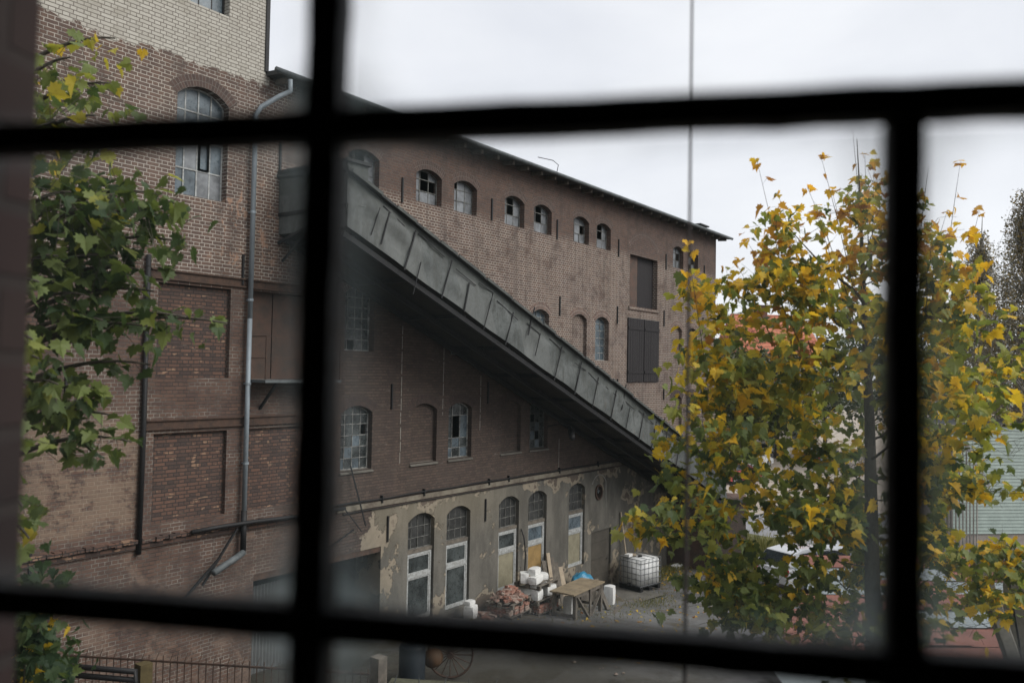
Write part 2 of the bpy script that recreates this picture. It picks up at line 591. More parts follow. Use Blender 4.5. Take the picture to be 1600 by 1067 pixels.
for k, j in ((0, 0), (0, 1), (1, 0), (1, 1), (2, 0)):
    x0 = 16.45 + BAY * k + 1.58 * j
    wins.append((hole(x0, x0 + 1.06, 1.2, 4.09, .2, .28), 'ground', (k, j)))
wins.append((hole(9.40, 10.60, 11.42, 13.70, .26, .3), 'big', (-2, 0)))
wins.append((hole(9.62, 10.54, 15.38, 17.3, .2, .3), 'tower', (-3, 0)))
wins.append((hole(4.6, 5.8, 11.42, 13.72, .34, .3), 'big', (-3, 0)))
H_top = hole(28.72, 31.12, 10.55, 12.58, 0, .3)
H_low = hole(28.75, 31.1, 7.75, 10.0, 0, .2)
H_bal = hole(11.3, 13.3, 7.70, 9.62, 0, .35)
H_p1 = hole(9.12, 10.78, 7.72, 9.60, 0, .11)
H_p1b = hole(9.12, 10.78, 4.86, 6.62, 0, .11)
H_p2 = hole(11.25, 13.2, 4.86, 6.62, 0, .09)
H_gar = hole(11.56, 15.45, .3, 3.44, 0, .9)
H_door = hole(26.05, 27.5, .02, 2.22, 0, .12)
fanc = (26.52, 3.62)
holes.append(([(fanc[0] + .24 * math.cos(2 * PI * i / 20), fanc[1] + .28 * math.sin(2 * PI * i / 20)) for i in range(20)], .35))

outline = [(-6.6, -.6), (37.3, -.6), (37.3, 14.45), (11.5, 14.45), (11.5, 19.5), (-6.6, 19.5)]
vv, ee = [], []


def addloop(l):
    o = len(vv)
    vv.extend(Vector(p) for p in l)
    ee.extend((o + i, o + (i + 1) % len(l)) for i in range(len(l)))


addloop(outline)
for h_, d_ in holes: addloop(h_)
ov, oe, of, *_ = delaunay_2d_cdt(vv, ee, [], 0, 1e-5)
fm = MB()
fm.v = [(p.x, YF, p.y) for p in ov]
for f in of:
    c = sum((ov[i] for i in f), Vector((0, 0))) / len(f)
    if inside(c, outline) and not any(inside(c, h_) for h_, d_ in holes):
        a = (ov[f[1]] - ov[f[0]]).cross(ov[f[2]] - ov[f[0]]) if len(f) > 2 else 1
        fm.f.append(tuple(f) if a > 0 else tuple(reversed(f)))
for h_, d_ in holes:
    o = len(fm.v)
    n = len(h_)
    fm.v += [(p[0], YF, p[1]) for p in h_] + [(p[0], YF + d_, p[1]) for p in h_]
    for i in range(n):
        j = (i + 1) % n
        fm.f.append((o + i, o + j, o + n + j, o + n + i))
# sides, back
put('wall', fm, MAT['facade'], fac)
bw = MB()
bw.add([(37.3, YF, -.6), (37.3, 27, -.6), (37.3, 27, 14.9), (37.3, YF, 14.45)], [(0, 1, 2, 3)])
bw.add([(-6.6, 27, -.6), (37.3, 27, -.6), (37.3, 27, 14.9), (-6.6, 27, 14.9)], [(0, 1, 2, 3)])
bw.add([(-6.6, YF, -.6), (-6.6, 27, -.6), (-6.6, 27, 19.5), (-6.6, YF, 19.5)], [(0, 1, 2, 3)])
bw.add([(11.5, YF, 14.3), (11.5, 24, 14.3), (11.5, 24, 19.5), (11.5, YF, 19.5)], [(0, 1, 2, 3)])
bw.add([(-6.6, 24, 14.3), (11.5, 24, 14.3), (11.5, 24, 19.5), (-6.6, 24, 19.5)], [(0, 1, 2, 3)])
put('rear_wall', bw, MAT['plain_brick'], fac)
fl = MB()
for z in (4.2, 7.4, 10.4, 13.9):
    fl.box(-6.5, 37.2, YF + .42, 26.9, z - .1, z)
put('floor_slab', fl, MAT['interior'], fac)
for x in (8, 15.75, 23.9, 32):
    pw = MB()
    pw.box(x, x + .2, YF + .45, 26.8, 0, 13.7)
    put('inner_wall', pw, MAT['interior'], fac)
rf = MB()
rf.add([(11.52, 14.72, 14.37), (37.95, 14.72, 14.37), (37.95, 27.2, 15.3), (11.52, 27.2, 15.3),
        (11.52, 14.72, 14.47), (37.95, 14.72, 14.47), (37.95, 27.2, 15.4), (11.52, 27.2, 15.4)],
       [(0, 3, 2, 1), (4, 5, 6, 7), (0, 1, 5, 4), (1, 2, 6, 5), (2, 3, 7, 6), (3, 0, 4, 7)])
rf.box(-6.7, 11.62, YF - .12, 24.2, 19.5, 19.65)
put('roof', rf, MAT['roof_felt'], fac)
for i in range(34):
    rb = MB()
    rb.beam((11.8 + i * .78, 14.80, 14.31), (11.8 + i * .78, 15.19, 14.335), .1, .12)
    put('rafter_end', rb, MAT['wood_dark'], fac)
gt = MB()
gt.tube([(11.35, 14.64, 14.40), (37.9, 14.64, 14.385)], .062, 8)
put('gutter', gt, MAT['gutter'], fac, smooth=True)
ch = MB()
ch.box(36.3, 37.1, 15.6, 16.4, 14.4, 14.9)
ch.box(36.2, 37.2, 15.5, 16.5, 14.9, 14.96)
put('roof_hatch', ch, MAT['roof_felt'], fac)
hk = MB()
hk.tube([(22.7, 14.75, 14.45), (22.72, 14.7, 14.72), (22.4, 14.7, 14.80), (21.6, 14.75, 14.74)], .012, 6)
put('roof_hook', hk, MAT['black_iron'], fac)
te = MB()
te.box(11.47, 11.56, YF - .035, YF + .2, 14.5, 19.5)
put('corner_flashing', te, MAT['black_iron'], fac)

# downpipe with its hopper and swan neck
dp = MB()
dx, dy = 11.18, YF - .13
dp.tube([(11.75, 14.66, 14.30), (11.80, 14.70, 14.06), (11.62, 14.82, 13.92), (11.28, 15.02, 13.62), (dx, dy, 13.42), (dx, dy, 9.0)], .055, 10)
dp.tube([(dx, dy, 9.0), (dx - .01, dy, 4.9)], .053, 10)
put('downpipe', dp, MAT['zinc'], fac, smooth=True)
d2 = MB()
d2.tube([(dx - .01, dy, 4.9), (dx - .02, dy - .02, 4.05)], .062, 10)
put('drain_elbow', d2, MAT['black_iron'], fac, smooth=True)
dg = MB()
dg.tube([(dx - .05, dy - .06, 4.02), (dx - .25, dy - .15, 3.98), (10.25, dy - .32, 3.80)], .07, 10)
put('broken_pipe_end', dg, MAT['gutter'], fac, smooth=True)
for z in (13.0, 11.3, 9.4, 7.6, 5.9):
    c = MB()
    c.tube([(dx, dy, z - .025), (dx, dy, z + .025)], .066, 10)
    c.box(dx - .02, dx + .02, dy, YF, z - .015, z + .015)
    put('pipe_clamp', c, MAT['zinc'], fac)
lp = MB()
lp.tube([(8.86, YF - .07, 10.1), (8.87, YF - .07, 6.6), (8.85, YF - .07, 4.35)], .05, 8)
put('soil_pipe', lp, MAT['black_iron'], fac, smooth=True)

# steel beams, ledge, string course
for z0, z1, xa, xb in ((9.66, 9.86, 8.95, 13.6), (6.70, 6.90, 8.93, 13.4)):
    b = MB()
    b.box(xa, xb, YF - .06, YF + .06, z1 - .03, z1)
    b.box(xa, xb, YF - .06, YF + .06, z0, z0 + .03)
    b.box(xa, xb, YF - .02, YF + .03, z0 + .03, z1 - .03)
    put('steel_beam', b, MAT['rust_iron'], fac)
lg = MB()
for i in range(60):
    xa = 5.2 + i * .137
    if xa > 13.2: break
    j = random.uniform(0, .05)
    lg.box(xa, xa + .128, YF - .10 - j, YF + .05, 4.56 + random.uniform(-.01, .02), 4.635 + random.uniform(-.01, .02))
lg.box(5.2, 13.3, YF - .05, YF + .05, 4.44, 4.555)
put('brick_ledge', lg, MAT['infill'], fac)
lgm = MB()
lgm.tube([(x, YF - .20 + .02 * math.sin(x * 2), 4.62 + .03 * math.sin(x * 1.3)) for x in (9.9, 10.6, 11.4, 12.2, 13.0, 13.6, 14.0)], .045, 8)
put('ledge_pipe', lgm, MAT['black_iron'], fac, smooth=True)
st = MB()
st.tube([(13.6 + i * .7, YF - .05, 4.66 + .012 * math.sin(i * 1.7)) for i in range(21)], .022, 6)
st.tube([(14.1 + i * .7, YF - .03, 4.42 + .008 * math.sin(i * 2.1)) for i in range(20)], .014, 6)
for x in (17.0, 19.9, 20.9, 23.8, 26.4, 15.4): st.box(x - .015, x + .015, YF - .08, YF, 4.55, 4.74)
put('cable_run', st, MAT['black_iron'], fac)
sb = MB()
sb.box(13.9, 28.2, YF - .035, YF + .02, 4.47, 4.60)
put('string_course', sb, plain('string_plaster', (.20, .18, .14), .9, .45, 2.5, bump=.6, c2=(.10, .08, .065)), fac)

# iron wall ties
for x, z in [(15.92, 12.68), (19.82, 12.82), (23.46, 12.75), (27.76, 12.68), (31.88, 12.63), (35.9, 12.6), (11.95, 12.7),
             (23.7, 10.18), (27.73, 10.14), (31.75, 10.25), (35.8, 10.2), (11.05, 10.05),
             (15.70, 7.25), (19.8, 7.3), (23.75, 7.2), (19.78, 3.82), (15.66, 3.85), (31.8, 7.2), (35.7, 7.2), (6.9, 4.4), (7.4, 7.4), (27.8, 7.4)]:
    t = MB()
    t.box(x - .022, x + .022, YF - .045, YF, z - .33, z + .33)
    put('wall_tie', t, MAT['black_iron'], fac)
# pale drips of lime down the joints
for x, za, zb in [(16.07, 5.5, 9.1), (17.76, 6.7, 8.6), (19.46, 6.2, 7.8), (23.82, 4.7, 5.7), (12.95, 6.0, 8.4)]:
    t = MB()
    z = za
    first = True
    while z < zb:
        d = random.uniform(.05, .35)
        if x in (23.82,): d = 9
        o = random.uniform(-.008, .008)
        t.box(x - .009 + o, x + .009 + o, YF - .003, YF + .01, z, min(zb, z + d))
        z += d + random.uniform(.01, .09)
    put('lime_drip', t, plain('lime', (.36, .34, .30), .9, .4, 8) if 'lime' not in MAT else MAT['lime'], fac)
# quoin strips of pale pointing beside two blind windows
MAT['arch_brick'] = None


def arch_mat():
    g = G('arch_brick')
    uv = g.n('UVMap').outputs[0]
    P = g.pos()
    u, v, _ = g.xyz(uv)
    x, y, z = g.xyz(P)
    lightz = g.mx(g.ramp(z, 8.2, 9.), g.ramp(x, 13., 11.))
    lightz = g.mul(lightz, g.ramp(z, 13.3, 12.4, .3, 1.))
    mort = g.mix(lightz, (.06, .05, .045), (.40, .35, .30))
    br = g.n('TexBrick', dict(offset=0., offset_frequency=1), Vector=g.vec(v, u, 0.), Color1=g.mix(lightz, (.080, .056, .048), (.145, .088, .07)), Color2=g.mix(lightz, (.055, .042, .038), (.09, .06, .052)), Mortar=mort,
             Scale=1., Mortar_Size=.007, Mortar_Smooth=.2, Bias=0., Brick_Width=.125, Row_Height=.075)
    c = g.mix(g.ramp(g.noise(P, 4., 4), .4, .7, 0, .35), br.outputs['Color'], (.075, .06, .055))
    return g.end(g.bsdf(c, .9, g.bump(g.sub(1., br.outputs['Fac']), .01, .8), 0., .2))


MAT['arch_brick'] = arch_mat()


def arch_band(x0, x1, z1, rise, t=.25, y=YF - .004, n=16):
    c = (x1 - x0) / 2
    r = (c * c + rise * rise) / (2 * rise)
    cx, cz = (x0 + x1) / 2, z1 - r
    a = math.asin(c / r) * 1.04
    me = bpy.data.meshes.new('brick_arch')
    V, F, UVs = [], [], []
    for i in range(n + 1):
        th_ = -a + 2 * a * i / n
        for rr, vv_ in ((r, 0), (r + t, t)):
            V.append((cx + rr * math.sin(th_), y, cz + rr * math.cos(th_)))
            UVs.append(((th_ + a) * (r + t / 2), vv_))
    for i in range(n): F.append((2 * i, 2 * i + 2, 2 * i + 3, 2 * i + 1))
    me.from_pydata(V, [], F)
    ul = me.uv_layers.new(name='UVMap')
    for lp_ in me.loops: ul.data[lp_.index].uv = UVs[lp_.vertex_index]
    me.materials.append(MAT['arch_brick'])
    return me


def arch_top(x, x0, x1, z1, rise):
    if rise <= 0: return z1
    c = (x1 - x0) / 2
    r = (c * c + rise * rise) / (2 * rise)
    return z1 - r + math.sqrt(max(r * r - (x - (x0 + x1) / 2) ** 2, 0))


def glazed(spec, cols, zrows, y, mw, mat, glass, missing=(), parent=None, gl2=None, alt=()):
    """window frame with muntins (one mesh) and its panes as children"""
    x0, x1, z0, z1, rise, dep = spec
    fr = MB()
    e = .035
    fr.box(x0, x0 + e, y - .02, y + .03, z0, arch_top(x0 + e, x0, x1, z1, rise))
    fr.box(x1 - e, x1, y - .02, y + .03, z0, arch_top(x1 - e, x0, x1, z1, rise))
    fr.box(x0 + e, x1 - e, y - .02, y + .03, z0, z0 + e)
    n = 8
    for i in range(n):
        a, b = x0 + (x1 - x0) * i / n, x0 + (x1 - x0) * (i + 1) / n
        za, zb = arch_top(a, x0, x1, z1, rise), arch_top(b, x0, x1, z1, rise)
        fr.add([(a, y - .02, za - e), (b, y - .02, zb - e), (b, y - .02, zb), (a, y - .02, za),
                (a, y + .03, za - e), (b, y + .03, zb - e), (b, y + .03, zb), (a, y + .03, za)],
               [(0, 1, 2, 3), (7, 6, 5, 4), (0, 4, 5, 1)])
    cx = [x0 + (x1 - x0) * i / cols for i in range(cols + 1)]
    for i in range(1, cols):
        fr.box(cx[i] - mw / 2, cx[i] + mw / 2, y - .008, y + .022, z0 + e, arch_top(cx[i], x0, x1, z1, rise) - e * .9)
    zr = [z0] + list(zrows) + [z1]
    for zz in zrows:
        fr.box(x0 + e, x1 - e, y - .012, y + .018, zz - mw / 2, zz + mw / 2)
    f = put('window', fr, mat, parent)
    for i in range(cols):
        for j in range(len(zr) - 1):
            if (i, j) in missing: continue
            a, b = cx[i], cx[i + 1]
            lo, hi = zr[j], zr[j + 1]
            if j == len(zr) - 2:
                m = 3
                xs_ = [a + (b - a) * q / m for q in range(m + 1)]
                top = [(q, min(hi, arch_top(min(max(q, x0 + .001), x1 - .001), x0, x1, z1, rise))) for q in xs_]
                pts = [(a, lo), (b, lo)] + list(reversed(top))
            else:
                pts = [(a, lo), (b, lo), (b, hi), (a, hi)]
            tl = random.uniform(-.012, .012)
            t2 = random.uniform(-.006, .006)
            pm = MB()
            pm.add([(p[0], y + .006 + (tl if p[0] > (a + b) / 2 else 0) + (t2 if p[1] > (lo + hi) / 2 else 0), p[1]) for p in pts], [tuple(range(len(pts)))])
            put('pane', pm, gl2 if (gl2 and (i, j) in alt) else glass, f)
    return f


def sill(x0, x1, z, parent=fac):
    s = MB()
    s.add([(x0 - .03, YF - .05, z - .07), (x1 + .03, YF - .05, z - .07), (x1 + .03, YF + .3, z + .015), (x0 - .03, YF + .3, z + .015),
           (x0 - .03, YF - .05, z - .03), (x1 + .03, YF - .05, z - .03), (x1 + .03, YF + .3, z + .05), (x0 - .03, YF + .3, z + .05)],
          [(0, 3, 2, 1), (4, 5, 6, 7), (0, 1, 5, 4), (1, 2, 6, 5), (3, 0, 4, 7)])
    put('sill', s, MAT['ground_concrete'] if z > 4 else MAT['plain_brick'], parent)


def plug(x0, x1, z0, z1, rise, y, mat, name='brick_infill'):
    p = MB()
    pts = arch_pts(x0, x1, z0, z1, rise)
    p.add([(q[0], y, q[1]) for q in pts], [tuple(range(len(pts)))])
    return put(name, p, mat, fac)


miss_top = {(-1, 1): [(1, 2), (0, 2), (0, 1)], (0, 0): [(1, 1), (1, 2), (2, 1)], (0, 1): [(0, 2)], (1, 0): [(1, 1), (1, 2)], (1, 1): [(1, 1), (1, 2)],
            (2, 0): [(2, 1)], (2, 1): [(1, 1), (1, 2)], (4, 0): [(2, 1)], (4, 1): [(1, 0), (2, 1), (1, 2)]}
for spec, style, kj in wins:
    x0, x1, z0, z1, rise, dep = spec
    if style != 'ground': put('brick_arch', arch_band(x0, x1, z1, rise), None, fac)
    if style == 'top':
        glazed(spec, 3, (12.86, 13.18), YF + .2, .022, MAT['muntin_dark'], MAT['glass_pale'], miss_top.get(kj, []), fac)
    elif style == 'third':
        glazed(spec, 4 if kj[0] != 2 else 3, (8.68, 8.95, 9.22, 9.49, 9.74), YF + .2, .018, MAT['muntin'], MAT['glass_dark'] if kj[0] < 1 else MAT['glass_blue'],
               [(1, 0)] if kj == (-1, 1) else [(2, 4)] if kj[0] == 1 else [], fac)
    elif style == 'second':
        g_ = glazed(spec, 4 if kj != (0, 1) else 3, (5.74, 6.02, 6.30, 6.58, 6.82) if kj != (0, 1) else (5.74, 6.02, 6.66), YF + .17, .016, MAT['muntin'] if kj != (1, 1) else MAT['muntin_dark'],
               MAT['glass_dark'], {(-1, 1): [(3, 3)], (0, 1): [(1, 2), ], (1, 1): [(1, 3), (2, 1), (0, 4)]}.get(kj, []), fac, MAT['glass_blue'], [(0, 0), (1, 1), (2, 2), (2, 0)])
        sill(x0, x1, z0)
    elif style == 'blind':
        plug(x0, x1, z0, z1, rise, YF + .13, MAT['plain_brick'])
        if z0 < 6: sill(x0, x1, z0)
    elif style == 'ground':
        up_ = (x0, x1, 3.12, z1, rise, dep)
        glazed(up_, 4, (3.42, 3.72), YF + .15, .018, MAT['muntin_dark'], MAT['glass_arch'], [], fac)
        tr = MB()
        tr.box(x0, x1, YF + .06, YF + .22, 3.03, 3.13)
        put('transom', tr, MAT['wood_dark'], fac)
        fr = MB()
        y0, y1 = YF + .07, YF + .14
        a, b, c, d = x0 + .03, x1 - .03, 1.22, 3.02
        t = .06
        mid = 2.42
        fr.box(a, a + t, y0, y1, c, d)
        fr.box(b - t, b, y0, y1, c, d)
        fr.box(a + t, b - t, y0, y1, d - t, d)
        fr.box(a + t, b - t, y0, y1, c, c + t)
        fr.box(a + t, b - t, y0 - .01, y1, mid - .05, mid + .05)
        f = put('casement_window', fr, MAT['white_frame'], fac)
        lf = MB()
        for (za, zb) in ((c + t, mid - .05), (mid + .05, d - t)):
            lf.box(a + t, a + t + .045, y0 + .012, y1 - .01, za, zb)
            lf.box(b - t - .045, b - t, y0 + .012, y1 - .01, za, zb)
            lf.box(a + t + .045, b - t - .045, y0 + .012, y1 - .01, zb - .045, zb)
            lf.box(a + t + .045, b - t - .045, y0 + .012, y1 - .01, za, za + .045)
        put('sash', lf, MAT['white_frame'], f)
        p1, p2 = MB(), MB()
        p1.box(a + t, b - t, y1 - .035, y1 - .025, mid + .05, d - t)
        p2.box(a + t, b - t, y1 - .035, y1 - .025, c + t, mid - .05)
        put('upper_pane', p1, MAT['glass_blue'] if kj in ((1, 1), (2, 0)) else MAT['glass_dark'], f)
        put('lower_panel', p2, {(1, 0): MAT['grey_board'], (1, 1): MAT['ochre_board'], (2, 0): MAT['grey_board']}.get(kj, MAT['glass_dark']), f)
    elif style == 'big':
        glazed(spec, 4, (12.0, 12.62, 13.2), YF + .2, .03, MAT['white_frame'] if kj[0] == -2 else MAT['muntin'], MAT['glass_blue'], [], fac, MAT['glass_pale'], [(2, 0), (3, 0), (1, 1)])
        fr = MB()
        fr.box(10.03, 10.06, YF + .16, YF + .19, 12.02, 12.6)
        fr.box(10.24, 10.27, YF + .16, YF + .19, 12.02, 12.6)
        fr.box(10.06, 10.24, YF + .16, YF + .19, 12.02, 12.05)
        fr.box(10.06, 10.24, YF + .16, YF + .19, 12.57, 12.6)
        put('vent_frame', fr, MAT['white_frame'], fac)
    elif style == 'tower':
        glazed(spec, 3, (16.0, 16.6), YF + .2, .03, MAT['black_iron'], MAT['glass_blue'], [], fac)

# decorative filled arches over the hatches
put('brick_arch', arch_band(28.72, 31.12, 13.35, .45, .24), None, fac)
x0, x1, z0, z1, _, _ = H_top
hd = MB()
hd.box(x0, x0 + 1.0, YF + .2, YF + .25, z0, z1)
put('hatch_door', hd, MAT['brown_door'], fac)
hd = MB()
hd.box(x0 + 1.03, x1, YF + .21, YF + .26, z0, z1)
put('hatch_door', hd, MAT['shutter'], fac)
hs = MB()
hs.box(x0 - .1, x1 + .15, YF - .05, YF + .3, z0 - .12, z0)
put('sill', hs, MAT['plain_brick'], fac)
for a, b in ((28.56, 29.88), (29.94, 31.26)):
    s = MB()
    n = 7
    for i in range(n):
        wv = (b - a) / n
        s.box(a + i * wv + .004, a + (i + 1) * wv - .004, YF - .045 - random.uniform(0, .006), YF - .01, 7.6 + random.uniform(0, .02), 10.1)
    s.box(a + .02, b - .02, YF - .07, YF - .046, 7.95, 8.05)
    s.box(a + .02, b - .02, YF - .07, YF - .046, 9.65, 9.75)
    put('shutter', s, MAT['shutter'], fac)
hb = MB()
hb.box(28.75, 31.1, YF + .15, YF + .19, 7.75, 10.)
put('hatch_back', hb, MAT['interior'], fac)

# left: infill panels, balcony door
for spec_, d_ in ((H_p1, .10), (H_p1b, .10), (H_p2, .08)):
    plug(*spec_[:4], 0, YF + d_, MAT['infill'])
a, b, z0, z1 = H_bal[:4]
for i, (xa, xb) in enumerate(((a, a + .72), (a + .75, b))):
    s = MB()
    s.box(xa, xb, YF + .22, YF + .26, z0, z1)
    put('steel_door', s, MAT['brown_door'], fac)
bl = MB()
bl.box(a - .05, b + .1, YF - .62, YF + .2, z0 - .07, z0 - .01)
put('balcony_floor', bl, MAT['gutter'], fac)
rl = MB()
rl.beam((a - .02, YF - .58, z0 + .92), (b + .1, YF - .58, z0 + .92), .02, .02)
rl.beam((a - .02, YF - .58, z0 + .45), (b + .1, YF - .58, z0 + .45), .015, .015)
rl.beam((a - .02, YF - .58, z0 + .92), (a - .02, YF, z0 + .92), .02, .02)
rl.beam((a - .02, YF - .58, z0 + .45), (a - .02, YF, z0 + .45), .015, .015)
for x in (a - .02, b + .08, (a + b) / 2): rl.beam((x, YF - .58, z0), (x, YF - .58, z0 + .93), .022, .022)
put('balcony_rail', rl, MAT['rust_iron'], fac)
for x in (a + .3, b - .3):
    s = MB()
    s.beam((x, YF - .55, z0 - .08), (x, YF, z0 - .65), .05, .05)
    put('balcony_bracket', s, MAT['black_iron'], fac)
sc_ = MB()
sc_.beam((10.1, YF - .3, 3.55), (11.0, YF - .15, 4.55), .04, .04)
sc_.beam((9.3, YF - .5, 3.2), (10.5, YF - .3, 4.05), .04, .05)
sc_.beam((14.25, YF - .08, 5.6), (14.65, YF - .25, 4.1), .03, .03)
sc_.beam((14.05, YF - .1, 4.6), (14.62, YF - .15, 3.95), .02, .02)
sc_.beam((13.6, YF - .1, 3.7), (14.3, YF - .2, 4.05), .03, .03)
put('bent_strut', sc_, MAT['black_iron'], fac)

# garage bay
gx0, gx1 = H_gar[0], H_gar[1]
gd = MB()
n = 34
zt = 3.44
pts = []
for i in range(n + 1):
    pts.append((gx0 + 1.55 * i / n, YF + .45 + (.03 if i % 2 else 0)))
gd.v = [(p[0], p[1], 0.3) for p in pts] + [(p[0], p[1], 3.05) for p in pts]
gd.f = [(i, i + 1, n + 2 + i, n + 1 + i) for i in range(n)]
put('corrugated_door', gd, plain('grey_corrugated', (.13, .135, .135), .7, .35, 2, bump=.2), fac)
gl_ = MB()
gl_.box(gx0, gx1, YF + .02, YF + .4, 3.30, 3.44)
put('lintel', gl_, MAT['rust_iron'], fac)
gi = MB()
gi.box(13.15, 13.3, YF + .4, YF + .6, .3, 3.3)
put('door_post', gi, MAT['wood_dark'], fac)

# dark door, lintel flake, fan
dr = MB()
dr.box(26.1, 27.45, YF + .06, YF + .11, .08, 2.2)
for z in (.6, 1.2, 1.8): dr.box(26.12, 27.43, YF + .045, YF + .06, z, z + .012)
d_ = put('door', dr, plain('dark_door', (.075, .067, .055), .8, .3, 3, bump=.3), fac)
hn = MB()
hn.tube([(27.32, YF + .06, 1.12), (27.32, YF, 1.12), (27.2, YF, 1.12)], .012, 6)
put('handle', hn, MAT['black_iron'], d_)
fn = MB()
for i in range(20):
    a0, a1 = 2 * PI * i / 20, 2 * PI * (i + 1) / 20
    fn.add([(fanc[0] + r_ * c_, YF - yy_, fanc[1] + r_ * 1.15 * s_) for (c_, s_) in ((math.cos(a0), math.sin(a0)), (math.cos(a1), math.sin(a1))) for r_, yy_ in ((.25, 0), (.25, .05), (.20, .05), (.20, -.2))],
           [(0, 4, 5, 1), (1, 5, 6, 2), (2, 6, 7, 3)])
fh_ = put('extractor_fan', fn, MAT['rust_iron'], fac)
fb = MB()
for i in range(5):
    a0 = 2 * PI * i / 5 + .3
    pts = [(fanc[0] + .03 * math.cos(a0), YF + .05, fanc[1] + .03 * math.sin(a0)), (fanc[0] + .17 * math.cos(a0 - .3), YF + .02, fanc[1] + .17 * math.sin(a0 - .3)),
           (fanc[0] + .17 * math.cos(a0 + .3), YF + .09, fanc[1] + .17 * math.sin(a0 + .3))]
    fb.add(pts, [(0, 1, 2)])
fb.tube([(fanc[0], YF - .0, fanc[1]), (fanc[0], YF + .12, fanc[1])], .05, 10)
put('fan_blade', fb, MAT['gutter'], fh_)
nc = MB()
npts = arch_pts(26.05, 27.05, 3.0, 4.25, .3, 12)
for i in range(1, len(npts)):
    nc.beam((npts[i - 1][0], YF - .005, npts[i - 1][1]), (npts[i][0], YF - .005, npts[i][1]), .03, .03, up=(0, 1, 0)) if i > 1 else None
put('niche_moulding', nc, MAT['concrete'], fac)
dpst = MB()
dpst.tube([(21.62, YF - .04, 3.0), (21.66, YF - .12, 2.75), (21.74, YF - .14, 2.2), (21.72, YF - .12, 1.3)], .022, 6)
put('hanging_hose', dpst, MAT['black_iron'], fac)

# ------------------------------------------------------------------ sloping gallery
YG = 13.0
gal = empty('conveyor_gallery', (32.0, 14.1, 3.0), 'grey sheet clad conveyor gallery sloping down along the brick wall', 'conveyor')
S = .3865


def zt_(x): return 12.03 - (x - 12.06) * S


HG = 1.12
X0, X1 = 11.98, 33.3


def clad_mat():
    g = G('grey_cladding')
    P = g.pos()
    n = g.noise(P, 1.3, 6, .65, .3)
    n2 = g.noise(P, 9., 5, .7)
    c = g.mix(g.ramp(n, .3, .7), (.060, .068, .066), (.122, .132, .128))
    c = g.mix(g.ramp(n2, .45, .7, 0, .6), c, (.05, .056, .052))
    stn = g.noise(g.scl(P, 2.6, 2.6, .4), 1.5, 5, .75)
    c = g.mix(g.ramp(stn, .46, .64, 0, .75), c, (.045, .048, .042))
    c = g.mix(g.ramp(g.noise(g.scl(P, 1.5, 1.5, .3), 2.7, 4, .7), .62, .72, 0, .5), c, (.10, .075, .055))
    x, y, z = g.xyz(P)
    wn = g.n('TexWhiteNoise', dict(noise_dimensions='1D'), W=g.math('FLOOR', g.mul(g.add(x, g.mul(z, .386)), .87))).outputs['Value']
    c = g.mix(g.ramp(wn, .2, .9, 0, .55), c, (.125, .132, .126))
    t = g.sub(g.sub(12.03, g.mul(g.sub(x, 12.06), S)), z)           # depth below the top edge
    band = g.mul(g.ramp(g.add(t, g.mul(g.sub(g.noise(P, 1.8, 5, .7), .5), .35)), .30, .2), .75)
    c = g.mix(band, c, (.055, .062, .056))                            # older darker upper strip
    wr = g.noise(g.scl(P, 1.0, 1.0, .6), 1.5, 3, .5, .2)
    return g.end(g.bsdf(c, g.ramp(n2, .3, .7, .45, .75), g.bump(g.add(wr, g.mul(n2, .06)), .10, .3), 0., .45))


MAT['clad'] = clad_mat()
sp = MB()
nx_, nz_ = 150, 8
for j in range(nz_ + 1):
    for i in range(nx_ + 1):
        x = X0 + (X1 - X0) * i / nx_
        t = j / nz_
        bay = abs(math.sin((x - X0) / 1.05 * PI))
        d = .085 * (noise.noise(Vector((x * 1.1, t * 2, 3))) + .6 * noise.noise(Vector((x * 3.1, t * 3, 9)))) * math.sin(t * PI * .9 + .15) * (.4 + bay)
        # perpendicular to the slope
        sag = .035 * noise.noise(Vector((x * .8, 1, 5))) if j == 0 else 0
        px_, pz_ = x - .36 * (1 - t) * HG * .9 * 0, zt_(x) - (1 - t) * HG + sag
        sp.v.append((px_, YG + d - .02, pz_))
for j in range(nz_):
    for i in range(nx_):
        a = j * (nx_ + 1) + i
        sp.f.append((a, a + 1, a + nx_ + 2, a + nx_ + 1))
put('side_panel', sp, MAT['clad'], gal, smooth=True)
un = MB()
un.add([(X0, YG, zt_(X0) - HG), (X1, YG, zt_(X1) - HG), (X1, YF, zt_(X1) - HG), (X0, YF, zt_(X0) - HG)], [(0, 1, 2, 3)])
put('floor', un, plain('soffit_board', (.04, .036, .032), .9, .4, 2, bump=.4), gal)
jo = MB()
i = 0
x = X0 + .3
while x < X1:
    jo.beam((x, YG + .1, zt_(x) - HG - .05), (x, YF - .02, zt_(x) - HG - .05), .08, .1)
    x += 1.9
for y in (YG + .12, YF - .25, 14.1):
    jo.beam((X0, y, zt_(X0) - HG - .14), (X1, y, zt_(X1) - HG - .14), .09, .12)
put('floor_joist', jo, MAT['black_iron'], gal)
rt = MB()
rt.add([(X0 - .1, YG - .13, zt_(X0 - .1)), (X1 + .3, YG - .13, zt_(X1 + .3)), (X1 + .3, YF, zt_(X1 + .3) + .12), (X0 - .1, YF, zt_(X0 - .1) + .12),
        (X0 - .1, YG - .13, zt_(X0 - .1) + .06), (X1 + .3, YG - .13, zt_(X1 + .3) + .06), (X1 + .3, YF, zt_(X1 + .3) + .18), (X0 - .1, YF, zt_(X0 - .1) + .18)],
       [(0, 3, 2, 1), (4, 5, 6, 7), (0, 1, 5, 4), (1, 2, 6, 5), (3, 0, 4, 7)])
put('roof', rt, MAT['roof_felt'], gal)
pt_ = MB()
x = X0
